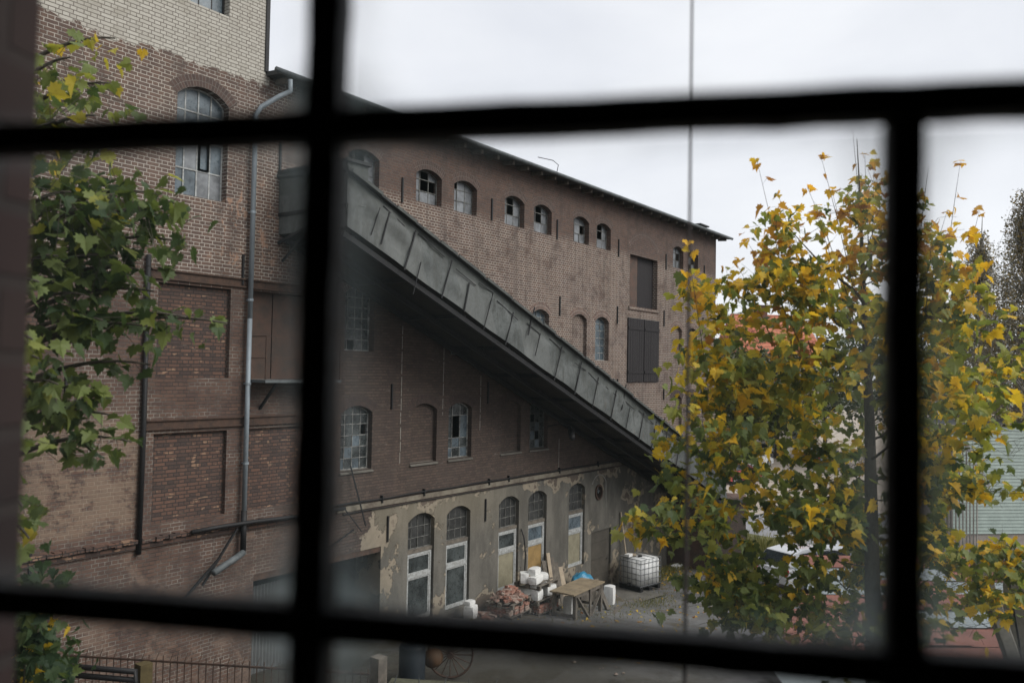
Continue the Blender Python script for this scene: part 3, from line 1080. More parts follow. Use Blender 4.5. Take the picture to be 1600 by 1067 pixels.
while x < X1 - .5:
    L_ = random.uniform(.5, 1.4)
    o = random.uniform(-.03, .02)
    pt_.beam((x, YG - .14, zt_(x) + .05 + o), (x + L_, YG - .15, zt_(x + L_) + .05 + o), .03, .07)
    x += L_ * random.uniform(1., 1.6)
put('roof_felt_edge', pt_, plain('torn_felt', (.085, .09, .085), .8, .4, 4), gal)
dn = Vector((-.36, 0, -.93))
for i, (x, t0, t1, le) in enumerate([(12.96, .2, .8, .0), (13.24, .15, .85, .05), (14.09, .1, 1.0, .0), (14.49, .62, 1.35, .05), (15.40, .12, 1.02, 0), (16.15, .3, 1.0, .1), (17.06, .12, 1.05, 0),
             (18.0, .2, 1.04, 0), (18.8, -.3, .45, 0), (19.3, .2, .8, 0), (20.4, .1, 1.05, -.02), (21.5, .1, 1.02, 0), (22.55, .15, 1.03, .0), (23.7, .12, 1.03, 0), (24.2, -.25, .55, .04),
             (24.7, .3, .95, 0), (25.65, .15, 1.02, 0), (26.6, .12, 1.02, 0), (27.15, -.2, .3, 0), (27.5, .1, .75, 0), (28.6, .1, 1.02, 0), (29.5, .1, 1.02, 0), (30.5, .12, 1.02, 0), (31.4, .1, 1.02, 0), (32.3, .1, 1., 0)]):
    b = MB()
    top = Vector((x, YG - .06, zt_(x)))
    p0 = top + dn * (t0 * HG)
    p1 = top + dn * (t1 * HG) + Vector((le, 0, 0))
    b.beam(p0, p1, .018 + .012 * (i % 3), .02, up=(0, 1, 0))
    put('batten', b, MAT['black_iron'], gal)
# torn fold lines along the upper strip
fo = MB()
x = 13.0
while x < X1 - 1:
    L_ = random.uniform(.5, 1.1)
    a_ = random.uniform(.12, .32)
    b_ = a_ + random.uniform(-.03, .1)
    fo.beam((x, YG - .045, zt_(x) - a_), (x + L_, YG - .05, zt_(x + L_) - b_), .012, .02)
    x += L_ + random.uniform(0, .6)
put('cladding_fold', fo, MAT['black_iron'], gal)
# head box against the tower
hbx = MB()
hbx.box(11.96, 12.55, YG - .02, YF, 11.42, 12.3)
put('head_box', hbx, MAT['clad'], gal)
hb2 = MB()
hb2.box(11.9, 12.6, YG - .08, YF, 12.3, 12.37)
hb2.beam((11.98, YG, 11.38), (11.98, YF, 11.38), .06, .08)
hb2.beam((11.98, YG + .1, 11.34), (11.98, YF, 10.75), .06, .06)
hb2.beam((12.1, YG + .9, 11.3), (12.1, YF, 10.35), .04, .04)
put('head_trim', hb2, MAT['black_iron'], gal)
el = MB()
el.add([(X0, YG, zt_(X0) - HG), (X0, YF, zt_(X0) - HG), (X0, YF, zt_(X0)), (X0, YG, zt_(X0))], [(0, 1, 2, 3)])
put('end_panel', el, MAT['clad'], gal)
# trestle under the low end
tr = MB()
for x in (28.3, 30.6):
    for y in (YG + .15, YF - .2): tr.beam((x, y, zg(x)), (x, y, zt_(x) - HG - .1), .12, .12)
    tr.beam((x, YG + .15, 1.2), (x, YF - .2, zt_(x) - HG - .3), .06, .06)
for i, n_ in enumerate(('trestle',)):
    pass
# brick end house
eh = empty('brick_end_house', (33.9, 14.1, 0), 'dark red brick house at the foot of the sloping gallery', 'outbuilding')
b = MB()
b.box(32.3, 35.6, YG + .02, YF - .01, -.1, 2.75)
put('wall', b, MAT['red_brick'], eh)
b = MB()
b.add([(32.15, YG - .15, 2.76), (35.8, YG - .15, 2.4), (35.8, YF - .01, 2.45), (32.15, YF - .01, 2.8), (32.15, YG - .15, 2.88), (35.8, YG - .15, 2.52), (35.8, YF - .01, 2.57), (32.15, YF - .01, 2.92)],
      [(0, 3, 2, 1), (4, 5, 6, 7), (0, 1, 5, 4), (1, 2, 6, 5), (2, 3, 7, 6), (3, 0, 4, 7)])
put('roof', b, MAT['roof_felt'], eh)
b = MB()
b.box(32.25, 32.3, YG + .5, YG + 1.4, 0, 2.0)
put('door', b, MAT['brown_door'], eh)

# wall lamp
lm = empty('wall_lamp', (23.05, YF, 6.1), 'dark swan neck lamp bracketed to the wall below the gallery', 'lamp')
b = MB()
b.tube([(23.1, YF, 6.15), (23.1, YF - .5, 6.25), (23.05, YF - .9, 6.12)], .02, 6)
put('bracket', b, MAT['black_iron'], lm)
b = MB()
b.tube([(23.2, YF - .80, 6.16), (22.95, YF - 1.0, 6.06), (22.55, YF - 1.3, 5.88)], [.05, .11, .09], 10)
put('lamp_head', b, MAT['black_iron'], lm, smooth=True)

# ------------------------------------------------------------------ yard things
def loose_brick_mat():
    g = G('loose_brick')
    rnd = g.n('ObjectInfo').outputs['Random']
    P = g.pos()
    c = g.mix(g.ramp(rnd, .1, .9), (.26, .12, .085), (.28, .215, .18))
    c = g.mix(g.ramp(g.noise(P, 9., 5, .7), .5, .66, 0, .7), c, (.36, .32, .28))
    return g.end(g.bsdf(c, .9, g.bump(g.noise(P, 30., 4), .01, .5), 0., .2))


MAT['loose_brick'] = loose_brick_mat()


def rough_box(lx, ly, lz, j=.006, seed=0):
    rnd = random.Random(seed)
    bm = bmesh.new()
    bmesh.ops.create_cube(bm, size=1)
    bmesh.ops.scale(bm, vec=(lx, ly, lz), verts=bm.verts)
    bmesh.ops.subdivide_edges(bm, edges=bm.edges, cuts=2, use_grid_fill=True)
    for v in bm.verts:
        n_ = sum(1 for a_, b_ in ((v.co.x, lx), (v.co.y, ly), (v.co.z, lz)) if abs(abs(a_) - b_ / 2) < 1e-5)
        k = .9 if n_ == 3 else .96 if n_ == 2 else 1
        v.co *= k if n_ > 1 else 1
        v.co += Vector([rnd.uniform(-j, j) for _ in range(3)])
    m = bpy.data.meshes.new('block')
    bm.to_mesh(m)
    bm.free()
    return m


brick_meshes = [rough_box(.25, .12, .07, .006, s) for s in range(5)]
for m in brick_meshes: m.materials.append(MAT['loose_brick'])
PA = Vector((19.98, 14.42))      # heap pallet centre
PB = Vector((21.35, 14.38))      # second stack


def pallet(name, loc, rz, label, lx=1.2, ly=.9, group='timber pallets under the building rubble'):
    r = empty(name, loc, label, 'pallet', group)
    r.rotation_euler.z = rz
    for i in range(5):
        y = -ly / 2 + .05 + i * (ly - .1) / 4
        b = MB()
        b.box(-lx / 2, lx / 2, y - .05, y + .05, .11, .13)
        put('deck_board', b, MAT['wood_dark'], r, world=False)
    for x in (-lx / 2 + .06, 0, lx / 2 - .06):
        b = MB()
        b.box(x - .05, x + .05, -ly / 2, ly / 2, .0, .02)
        for y in (-ly / 2 + .06, 0, ly / 2 - .06): b.box(x - .05, x + .05, y - .06, y + .06, .02, .11)
        put('bearer', b, MAT['wood_dark'], r, world=False)
    return r


za = zg(PA.x)
pallet('pallet', (PA.x, PA.y, za), .12, 'lowest timber pallet under the red brick heap')
rows_a = []


def brick(x, y, z, rz, rx=0, ry=0, label='loose reclaimed brick in the heap on the front pallets', group='reclaimed bricks heaped on the pallets'):
    o = bpy.data.objects.new('brick', random.choice(brick_meshes))
    col.objects.link(o)
    o.location = (x, y, z)
    o.rotation_euler = (rx, ry, rz)
    tag(o, label, 'brick', group)


# layers between the lower and upper pallet, stacked in order
for lay in range(3):
    for i in range(4):
        for j in range(6):
            if 0 < i < 3 and 0 < j < 5: continue
            brick(PA.x - .42 + i * .27 + random.uniform(-.01, .01), PA.y - .35 + j * .135, za + .13 + .037 + lay * .075, .12 + random.uniform(-.05, .05),
                  label='brick laid in the lower courses of the pallet stack', group='bricks laid in courses between pallets')
zb_ = za + .13 + .225
pallet('pallet', (PA.x, PA.y, zb_), .15, 'upper timber pallet carrying the loose brick heap')
random.seed(11)
for k in range(66):
    rr = random.random() ** .7
    aa = random.uniform(0, 2 * PI)
    hx, hy = rr * .55 * math.cos(aa), rr * .42 * math.sin(aa)
    top = .13 + (1 - rr) * .34
    hz = .17 + random.random() * max(top - .13, 0.02) if k < 40 else top + .03
    brick(PA.x + hx, PA.y + hy, zb_ + hz, random.uniform(0, 3.1), random.uniform(-.5, .5), random.uniform(-.35, .35))
# second stack: pallet, bricks, pallet, blocks, pallet, blocks
z = zg(PB.x)
pallet('pallet', (PB.x, PB.y - .1, z), -.05, 'lowest pallet of the stack topped by white blocks')
for lay in range(3):
    for i in range(4):
        for j in range(6):
            if 0 < i < 3 and 0 < j < 5: continue
            brick(PB.x - .42 + i * .27 + random.uniform(-.015, .015), PB.y - .45 + j * .135, z + .13 + .037 + lay * .075, random.uniform(-.08, .08),
                  label='brick in the lower load of the tall pallet stack', group='bricks in the lower load of the tall stack')
z2 = z + .36
pallet('pallet', (PB.x, PB.y - .05, z2), -.03, 'middle pallet of the stack topped by white blocks')


def block(x, y, z, rz, lx, ly, lz, label, rx=0):
    m = rough_box(lx, ly, lz, .004, int(x * 977 + z * 131) % 9999)
    m.materials.append(MAT['aircrete'])
    o = bpy.data.objects.new('building_block', m)
    col.objects.link(o)
    o.location = (x, y, z + lz / 2)
    o.rotation_euler = (rx, 0, rz)
    tag(o, label, 'block', 'white building blocks in the yard')


z3 = z2 + .13
block(PB.x - .38, PB.y - .3, z3, .1, .35, .24, .30, 'white block standing between two pallets at the left')
block(PB.x + .35, PB.y - .25, z3, -.1, .45, .25, .30, 'white block between two pallets at the right end')
block(PB.x, PB.y + .25, z3, 0, .9, .2, .30, 'long white block hidden behind between the pallets')
z4 = z3 + .31
pallet('pallet', (PB.x + .05, PB.y, z4), .06, 'top pallet of the stack carrying white blocks')
z5 = z4 + .135
block(PB.x - .25, PB.y - .15, z5, .25, .62, .28, .22, 'long white block lying on the top pallet')
block(PB.x + .22, PB.y - .05, z5, -.5, .36, .28, .20, 'smaller white block lying skewed on the top pallet')
block(PB.x - .42, PB.y + .15, z5, .7, .40, .26, .30, 'white block leaning at the back of the top pallet')
block(PB.x - .18, PB.y - .05, z5 + .225, .2, .45, .26, .20, 'topmost white block crowning the stack')
block(PB.x + .95, PB.y + .35, zg(22.3) + .55, .3, .3, .25, .45, 'upright white block behind the stack near the planks')
bs_ = rough_box(.5, .4, .55, .01, 5)
bs_.materials.append(MAT['wood_dark'])
o = bpy.data.objects.new('timber_crate', bs_)
col.objects.link(o)
o.location = (PB.x + .95, PB.y + .35, zg(22.3) + .275)
tag(o, 'dark wooden crate under the upright white block', 'crate')
block(PB.x + .72, PB.y - .75, zg(22), .1, .26, .30, .52, 'white block standing on the ground beside the workbench')
block(18.62, 14.75, zg(18.6), .3, .38, .3, .38, 'white block alone on the ground below the windows')
block(18.60, 14.78, zg(18.6) + .385, .1, .3, .22, .12, 'thin white slab on the lone block below the windows')
block(25.02, 13.85, zg(25), .25, .36, .34, .62, 'pale grey block standing right of the workbench')

# workbench
wb = empty('workbench', (22.15, 13.35, zg(22.15)), 'rough wooden trestle workbench with crossed legs', 'workbench')
wb.rotation_euler.z = .05
b = MB()
for i in range(4): b.box(-1.05, .95, -.42 + i * .21, -.22 + i * .21, .86, .90 + random.uniform(0, .008))
put('bench_top', b, plain('bench_top', (.27, .215, .14), .8, .4, 3, bump=.3, c2=(.16, .13, .09)), wb, world=False)
for sx in (-.85, .8):
    b = MB()
    b.beam((sx, -.35, 0), (sx, -.35, .86), .1, .1)
    b.beam((sx, .35, 0), (sx, .35, .86), .1, .1)
    b.beam((sx, -.35, .2), (sx, .35, .2), .08, .08)
    put('leg_frame', b, MAT['wood_dark'], wb, world=False)
b = MB()
b.beam((-.85, -.41, .8), (-.1, -.41, .05), .09, .05)
b.beam((.8, -.41, .8), (.05, -.41, .05), .09, .05)
b.beam((.0, -.41, .05), (.0, -.41, .86), .09, .05)
put('cross_brace', b, MAT['wood_dark'], wb, world=False)
b = MB()
b.beam((-.85, -.36, .80), (.8, -.36, .80), .04, .12)
put('apron', b, MAT['wood_dark'], wb, world=False)
for i, (p, q, lab) in enumerate([((23.4, 12.85, .3), (24.7, 13.3, .22), 'long grey beam on the ground before the workbench'),
                          ((23.95, 13.3, .3), (24.15, 13.9, 1.15), 'dark plank leaning against the right end of the bench')]):
    b = MB()
    b.beam(p, q, .14, .1)
    tag(put('plank', b, MAT['wood_dark'], loc=p), lab, 'plank')

# leaning planks and board by the wall
for i, (x, top, w_, pale, lab) in enumerate([(22.75, 1.65, .16, 0, 'grey plank leaning on the plaster wall, nearest the white blocks'),
        (23.0, 1.95, .14, 1, 'tall pale plank leaning on the plaster wall'), (23.22, 1.75, .2, 0, 'dark wide plank leaning on the plaster wall'),
        (23.5, 1.55, .15, 0, 'short grey plank leaning beside the blue sack'), (23.75, 1.35, .22, 1, 'pale splintered board leaning behind the workbench')]):
    b = MB()
    b.beam((x, 14.75, zg(x)), (x + .1, 15.12, zg(x) + top * .82), w_, .03)
    tag(put('plank', b, MAT['wood_pale'] if pale else MAT['wood_dark'], loc=(x, 14.75, zg(x))), lab, 'plank')
b = MB()
b.beam((28.35, 14.85, 0.02), (28.15, 15.15, 2.7), .07, .03)
tag(put('plank', b, MAT['wood_pale'], loc=(28.35, 14.85, 0)), 'long pale lath leaning upright behind the white tank', 'plank')

# blue plastic sack
bm = bmesh.new()
bmesh.ops.create_icosphere(bm, subdivisions=4, radius=1)
for v in bm.verts:
    p = v.co.copy()
    k = 1 + .16 * noise.noise(p * 2.3) + .09 * noise.noise(p * 6)
    v.co = Vector((p.x * .46 * k, p.y * .33 * k, max(p.z, -.75) * .36 * k))
me = bpy.data.meshes.new('sack')
bm.to_mesh(me)
bm.free()
me.polygons.foreach_set('use_smooth', [True] * len(me.polygons))
g = G('blue_film')
P = g.pos()
me.materials.append(g.end(g.bsdf(g.mix(g.noise(P, 7., 4), (.02, .14, .26), (.05, .30, .48)), .3, g.bump(g.noise(P, 9., 4, .6, 1.), .04, .6), 0., .6)))
o = bpy.data.objects.new('blue_sack', me)
col.objects.link(o)
o.location = (24.45, 14.6, zg(24.4) + .62)
tag(o, 'crumpled bright blue plastic sack behind the workbench', 'sack')
b = MB()
b.box(24.0, 24.9, 14.3, 14.95, zg(24.4), zg(24.4) + .36)
tag(put('timber_crate', b, MAT['wood_dark'], loc=(24.4, 14.6, zg(24.4)), bev=.01), 'low dark wooden crate under the blue sack', 'crate')

# IBC tank
g = G('tank_plastic')
P = g.obj()
n_ = g.noise(P, 3., 5, .6)
MAT['plastic_white'] = g.end(g.bsdf(g.mix(g.ramp(n_, .3, .7), (.62, .63, .62), (.78, .79, .78)), .4, g.bump(n_, .01, .2), 0., .5))
tk = empty('water_tank', (28.02, 14.25, .055), 'white caged plastic water tank on a pallet beside the dark door', 'tank')
tk.rotation_euler.z = R(-12)
lx, ly, z0, z1 = .56, .48, .17, 1.13
bm = bmesh.new()
bmesh.ops.create_cube(bm, size=1)
bmesh.ops.scale(bm, vec=(2 * lx, 2 * ly, z1 - z0), verts=bm.verts)
bmesh.ops.translate(bm, vec=(0, 0, (z0 + z1) / 2), verts=bm.verts)
bmesh.ops.bevel(bm, geom=bm.edges[:], offset=.06, segments=3, affect='EDGES')
me = bpy.data.meshes.new('bottle')
bm.to_mesh(me)
bm.free()
me.materials.append(MAT['plastic_white'])
me.polygons.foreach_set('use_smooth', [True] * len(me.polygons))
put('bottle', me, None, tk, world=False)
cg = MB()
ex, ey = lx + .02, ly + .02
for z in (.2, .42, .62, .82, 1.02, 1.14):
    cg.tube([(-ex, -ey, z), (ex, -ey, z), (ex, ey, z), (-ex, ey, z), (-ex, -ey, z)], .010, 6)
for i in range(6):
    x = -ex + 2 * ex * i / 5
    cg.tube([(x, -ey - .008, .15), (x, -ey - .008, 1.15)], .009, 6)
    cg.tube([(x, ey + .008, .15), (x, ey + .008, 1.15)], .009, 6)
for i in range(1, 5):
    y = -ey + 2 * ey * i / 5
    cg.tube([(-ex - .008, y, .15), (-ex - .008, y, 1.15)], .009, 6)
    cg.tube([(ex + .008, y, .15), (ex + .008, y, 1.15)], .009, 6)
for x in (-.2, .2): cg.tube([(x, -ey, 1.15), (x, ey, 1.15)], .010, 6)
put('cage', cg, plain('cage_steel', (.22, .23, .24), .5, .2, 10, metal=.5), tk, world=False)
cp = MB()
cp.tube([(0, 0, 1.12), (0, 0, 1.17)], .08, 14)
put('cap', cp, MAT['black_iron'], tk, world=False)
vl = MB()
vl.tube([(-lx - .0, -.0, .24), (-lx - .1, 0, .24), (-lx - .12, 0, .18)], .035, 8)
put('valve', vl, MAT['black_iron'], tk, world=False)
pb = MB()
for x in (-.5, 0, .5): pb.box(x - .07, x + .07, -ey, ey, 0, .14)
pb.box(-ex - .02, ex + .02, -ey, ey, .14, .165)
put('pallet_base', pb, MAT['black_iron'], tk, world=False)
b = MB()
b.box(-.14, .14, -.1, .1, 0, .1)
o = tag(put('small_carton', b, MAT['aircrete'], bev=.01), 'small white carton on the left corner of the caged tank', 'carton')
o.location = (27.62, 14.52, 1.215)
b = MB()
b.box(-.17, .17, -.1, .1, 0, .03)
o = tag(put('wood_offcut', b, MAT['wood_pale']), 'brown wood offcut lying on the caged tank', 'offcut')
o.location = (27.95, 14.5, 1.215)
o.rotation_euler = (.0, -.0, .4)

# small rubble, grit and chips over the yard
rb_ = MB()
rr_ = random.Random(77)
for _ in range(900):
    x, y = (rr_.uniform(17.5, 30), 15.1 - abs(rr_.gauss(0, 1.1))) if rr_.random() < .7 else (rr_.uniform(17, 34), rr_.uniform(8, 15))
    s_ = rr_.uniform(.01, .05) * (1.6 if rr_.random() < .08 else 1)
    z = zg(x) + s_ * .3
    p_ = [(x + rr_.uniform(.6, 1.2) * s_ * a, y + rr_.uniform(.6, 1.2) * s_ * b, z + rr_.uniform(.5, 1) * s_ * .6 * c) for a, b, c in ((1, 0, 0), (-1, 0, 0), (0, 1, 0), (0, -1, 0), (0, 0, 1), (0, 0, -1))]
    rb_.add(p_, [(0, 2, 4), (2, 1, 4), (1, 3, 4), (3, 0, 4), (2, 0, 5), (1, 2, 5), (3, 1, 5), (0, 3, 5)])
tag(put('yard_grit', rb_, plain('grit', (.30, .25, .20), .9, .5, 3, c2=(.12, .09, .075))), 'grit and small rubble strewn over the yard', kind='stuff')
# rubble scattered by the wall
random.seed(5)
for k in range(16):
    x = random.uniform(18.9, 19.6)
    y = random.uniform(14.0, 15.0)
    brick(x, y, zg(x) + .035 + (.05 if k % 3 == 0 else 0), random.uniform(0, 3), random.uniform(-.2, .2), 0, 'loose brick on the ground left of the pallets', 'bricks scattered at the foot of the wall')
m = rough_box(.5, .3, .12, .04, 3)
m.materials.append(MAT['aircrete'])
o = bpy.data.objects.new('plaster_lump', m)
col.objects.link(o)
o.location = (32.0, 14.6, .06)
tag(o, 'pale lump of rubble at the foot of the wall before the brick house', 'rubble')

# ------------------------------------------------------------------ leaves
def leaf_mat(name, stops, trans=.35, rough=.55):
    g = G(name)
    a = g.n('Attribute', dict(attribute_name='tint')).outputs['Fac']
    rp = g.n('ValToRGB', None, Fac=a)
    cr_ = rp.color_ramp
    while len(cr_.elements) < len(stops): cr_.elements.new(.5)
    for e_, (p_, c_) in zip(cr_.elements, stops):
        e_.position = p_
        e_.color = (*c_, 1)
    c = rp.outputs[0]
    n_ = g.noise(g.pos(), 45., 3, .6)
    c = g.mix(g.ramp(n_, .55, .75, 0, .35), c, g.mix(1., c, (.6, .5, .4), 'MULTIPLY'))
    d = g.bsdf(c, rough, None, 0., .3)
    t = g.n('BsdfTranslucent', None, Color=g.mix(1., c, (1.25, 1.2, .7), 'MULTIPLY')).outputs[0]
    return g.end(g.n('MixShader', None, i0=trans, i1=d, i2=t).outputs[0])


MAPLE = [(0, (.035, .065, .032)), (.2, (.065, .105, .044)), (.4, (.20, .25, .08)), (.52, (.38, .38, .08)), (.66, (.70, .50, .05)), (.85, (.80, .48, .05)), (1, (.36, .17, .07))]
MAT['maple_leaf'] = leaf_mat('maple_leaf', MAPLE, .45)
HALF = [(.02, 0), (.20, -.13), (.27, .0), (.50, .0), (.44, .13), (.60, .27), (.47, .33), (.50, .50), (.25, .47), (.25, .64), (.13, .72), (0, .98)]
LEAF = [(0, .22, 0)] + [(x, y, 0) for x, y in HALF] + [(-x, y, 0) for x, y in reversed(HALF[:-1])]
LEAF = [Vector(v) for v in LEAF]
NL = len(LEAF)
LF = [(0, i, i + 1) for i in range(1, NL - 1)]


class Leaves:
    def __init__(s):
        s.v, s.f, s.t = [], [], []

    def leaf(s, p, size, tint, rnd, droop=None):
        """p: base; blade points outward/down, face mostly upward and toward the open side"""
        yaw = rnd.uniform(0, 2 * PI)
        pitch = rnd.gauss(-.55, .45) if droop is None else droop
        roll = rnd.gauss(0, .5)
        m = Matrix.Rotation(yaw, 3, 'Z') @ Matrix.Rotation(pitch, 3, 'X') @ Matrix.Rotation(roll, 3, 'Y')
        fold = rnd.uniform(-.25, .6)
        curl = rnd.uniform(-.2, .7)
        tw_ = rnd.gauss(0, .35)
        o = len(s.v)
        for q in LEAF:
            z = fold * abs(q.x) - curl * q.y * q.y + tw_ * q.x * q.y
            s.v.append(p + m @ (Vector((q.x, q.y, z)) * size))
        s.f += [(a + o, b + o, c + o) for a, b, c in LF]
        s.t += [tint] * NL

    def quad(s, p, size, tint, rnd):
        m = Matrix.Rotation(rnd.uniform(0, 6.28), 3, 'Z') @ Matrix.Rotation(rnd.uniform(-1.2, 1.2), 3, 'X')
        o = len(s.v)
        for q in ((0, -.5), (.4, 0), (0, .5), (-.4, 0)):
            s.v.append(p + m @ (Vector((q[0], q[1], 0)) * size))
        s.f.append((o, o + 1, o + 2, o + 3))
        s.t += [tint] * 4

    def build(s, name, mat, parent):
        m = bpy.data.meshes.new(name)
        og = origin(parent)
        m.from_pydata([tuple(v - og) for v in s.v], [], s.f)
        at_ = m.attributes.new('tint', 'FLOAT', 'POINT')
        at_.data.foreach_set('value', s.t)
        m.materials.append(mat)
        o = bpy.data.objects.new(name, m)
        col.objects.link(o)
        o.parent = parent
        return o


def bez(a, b, c, n):
    return [a * (1 - t) ** 2 + b * 2 * t * (1 - t) + c * t * t for t in [i / n for i in range(n + 1)]]


def interp(path, z):
    for i in range(len(path) - 1):
        if path[i].z <= z <= path[i + 1].z:
            t = (z - path[i].z) / max(path[i + 1].z - path[i].z, 1e-6)
            return path[i].lerp(path[i + 1], t)
    return path[-1].copy() if z > path[-1].z else path[0].copy()


def in_poly(x, y, poly): return inside((x, y), poly)


# maple on the right, 7.5 m away
rnd = random.Random(21)
D0 = 7.5
tree = empty('maple_tree', (8.06, 1.76, 0), 'young maple with yellow and green autumn leaves standing in the yard', 'tree')
trunk = [Vector((8.06, 1.76, -.1)), Vector((8.05, 1.77, 2.5)), Vector((8.07, 1.75, 4.5)), Vector((8.03, 1.77, 6.2)), Vector((8.0, 1.79, 7.6)), Vector((7.93, 1.83, 8.8)), Vector((7.90, 1.86, 9.7)), Vector((7.88, 1.88, 10.15))]
tw = MB()
tw.tube(trunk, [.11, .09, .078, .066, .045, .022, .008, .003], 10)
lv = Leaves()
poly = [(1062, 470), (1080, 432), (1125, 430), (1160, 470), (1172, 380), (1180, 320), (1215, 330), (1260, 400), (1290, 330), (1330, 290), (1372, 262), (1400, 300), (1455, 330), (1490, 310),
        (1530, 370), (1545, 450), (1600, 500), (1690, 560), (1730, 700), (1700, 860), (1620, 960), (1520, 1010), (1440, 1060), (1330, 1040), (1120, 985), (1070, 945), (1120, 905), (1170, 880), (1120, 850),
        (1050, 860), (1000, 815), (1010, 770), (1050, 700), (1065, 650), (1045, 612), (1075, 560), (1100, 520)]


def maple_tint(px, py, rnd, cl):
    y = .30
    if py < 460: y = .58
    elif py < 640: y = .33
    elif py > 820: y = .16
    else: y = .30
    if px > 1440: y = max(y, .38)
    if px < 1130 and py < 640: y = .5
    y += cl
    if rnd.random() < y:
        t = rnd.gauss(.68, .09)
        if py < 420 and rnd.random() < .3: t = rnd.gauss(.93, .05)
        return min(max(t, .50), 1)
    t = rnd.gauss(.42 if py < 700 else .34, .11)
    return min(max(t, 0), .5)


NODES = []
for i in range(len(trunk) - 1):
    for q in range(8):
        NODES.append((trunk[i].lerp(trunk[i + 1], q / 8), .03))
TIPS = []


def hdist(p): return (p.xy - Vector((8.03, 1.77))).length


def attach(tip):
    """the fork point on wood already grown: nearer the trunk and, mostly, lower than the tip"""
    best, bc = None, 1e9
    ht = hdist(tip)
    for p, r_ in NODES:
        if p.z < 4.3 or hdist(p) > ht - .05 and ht > .2: continue
        d = tip - p
        rise = d.z / max(Vector((d.x, d.y)).length, .05)
        want = .9 if tip.z > 7.3 else .35
        c_ = d.length * (1 + .9 * abs(rise - want)) + (.25 if r_ < .006 else 0)
        if c_ < bc: best, bc = (p, r_), c_
    return best or (NODES[30][0], .02)


def maple_branch(tip, rnd, sparse=1., tcl=0., start=None, leaves=True):
    st_, sr = (start, .02) if start else attach(tip)
    ln = (tip - st_).length
    hd_ = math.hypot(tip.x - st_.x, tip.y - st_.y)
    n = max(6, int(ln / .12))
    mid_ = st_.lerp(tip, .5) + Vector((0, 0, -.16 * hd_ if tip.z > st_.z else .2 * hd_)) + Vector([rnd.uniform(-.1, .1) * ln for _ in range(3)])
    path = bez(st_, mid_, tip, n)
    sd = rnd.uniform(0, 99)
    for i in range(1, n):
        path[i] = path[i] + Vector([.05 * noise.noise(path[i] * 3 + Vector((sd, q * 7, 0))) for q in range(3)])
    r_ = min(sr * .8, .005 + .010 * ln)
    rad = [max(.0016, r_ * (1 - .88 * i / n)) for i in range(n + 1)]
    tw.tube(path, rad, 6)
    for i in range(1, n):
        NODES.append((path[i], rad[i]))
    if not leaves: return path
    for i in range(int((15 + ln * 9) * sparse)):
        t = 1 - abs(rnd.gauss(0, .33)) * min(1, .75 / max(ln, .3))
        t = max(.1, t)
        k_ = t * n
        q = path[min(n - 1, int(k_))].lerp(path[min(n, int(k_) + 1)], k_ - int(k_))
        tw_end = q + Vector([rnd.gauss(0, .11), rnd.gauss(0, .11), rnd.gauss(.01, .07)])
        tw.tube([q, q.lerp(tw_end, .5) + Vector((0, 0, .012)), tw_end], .0014, 3, False)
        for sd_ in range(rnd.choice((1, 2, 3))):
            p = tw_end + Vector([rnd.gauss(0, .035) for _ in range(3)])
            dd = p - CAM
            zc = dd.dot(FW)
            px, py = 800 + FPX * dd.dot(RT) / zc, 533.5 - FPX * dd.dot(UP) / zc
            if 1115 < px < 1350 and 650 < py < 890 and rnd.random() < (.42 if 1130 < px < 1250 and py < 770 else .12): continue
            if px < 1112 and 560 < py < 900 and rnd.random() < .45: continue
            if 1150 < px < 1250 and 470 < py < 560 and rnd.random() < .5: continue
            if px > 1475 and 630 < py < 840 and rnd.random() < (.7 if px > 1545 else .15): continue
            if py > 870 and px > 1430 and rnd.random() < .5: continue
            if 1190 < px < 1350 and py > 900 and rnd.random() < .35: continue
            if py > 560 and abs(px - 1366) < 18 and zc < D0 + .1 and rnd.random() < .85: continue
            lv.leaf(p, rnd.uniform(.06, .125) * (.85 if py < 420 else 1), maple_tint(px, py, rnd, tcl), rnd)
    return path


cnt = 0
while cnt < 190:
    px, py = rnd.uniform(985, 1740), rnd.uniform(250, 1065)
    if not in_poly(px, py, poly): continue
    # a little thinner where the car park shows through
    if 1120 < px < 1340 and 670 < py < 880 and rnd.random() < .6: continue
    if py > 900 and rnd.random() < .35: continue
    if py > 520 and rnd.random() < .33: continue
    if px > 1200 and py < 520 and rnd.random() < .35: continue
    cnt += 1
    w_ = max(.25, 1.5 - abs(py - 700) / 420)
    d = D0 + rnd.uniform(-1, 1) * w_
    tip = at(px, py, d)
    TIPS.append((tip, .22 * noise.noise(tip * 1.1) - .05, 1.))
# outer sprays on the factory side of the crown
for q in range(34):
    px, py = (rnd.uniform(1068, 1170), rnd.uniform(430, 640)) if q < 17 else ((rnd.uniform(1035, 1150), rnd.uniform(620, 770)) if q < 26 else (rnd.uniform(1085, 1220), rnd.uniform(860, 985)))
    TIPS.append((at(px, py, rnd.uniform(6.8, 8.2)), .05 if q < 17 else -.08, .8))
for px, py, d in [(990, 808, 6.7), (1010, 822, 6.8), (1085, 905, 7.2), (1060, 760, 7.), (1045, 690, 7.), (1090, 850, 7.)]:
    TIPS.append((at(px, py, d), .4 if px < 1020 else 0, .7))
for q in range(60):
    px, py = (rnd.uniform(1120, 1350), rnd.uniform(640, 980)) if q < 42 else (rnd.uniform(1440, 1570), rnd.uniform(600, 960))
    TIPS.append((at(px, py, rnd.uniform(6.6, 8.4)), .02, .85))
TIPS.sort(key=lambda t: hdist(t[0]))
for tip, cl, spr in TIPS:
    maple_branch(tip, rnd, spr, cl)
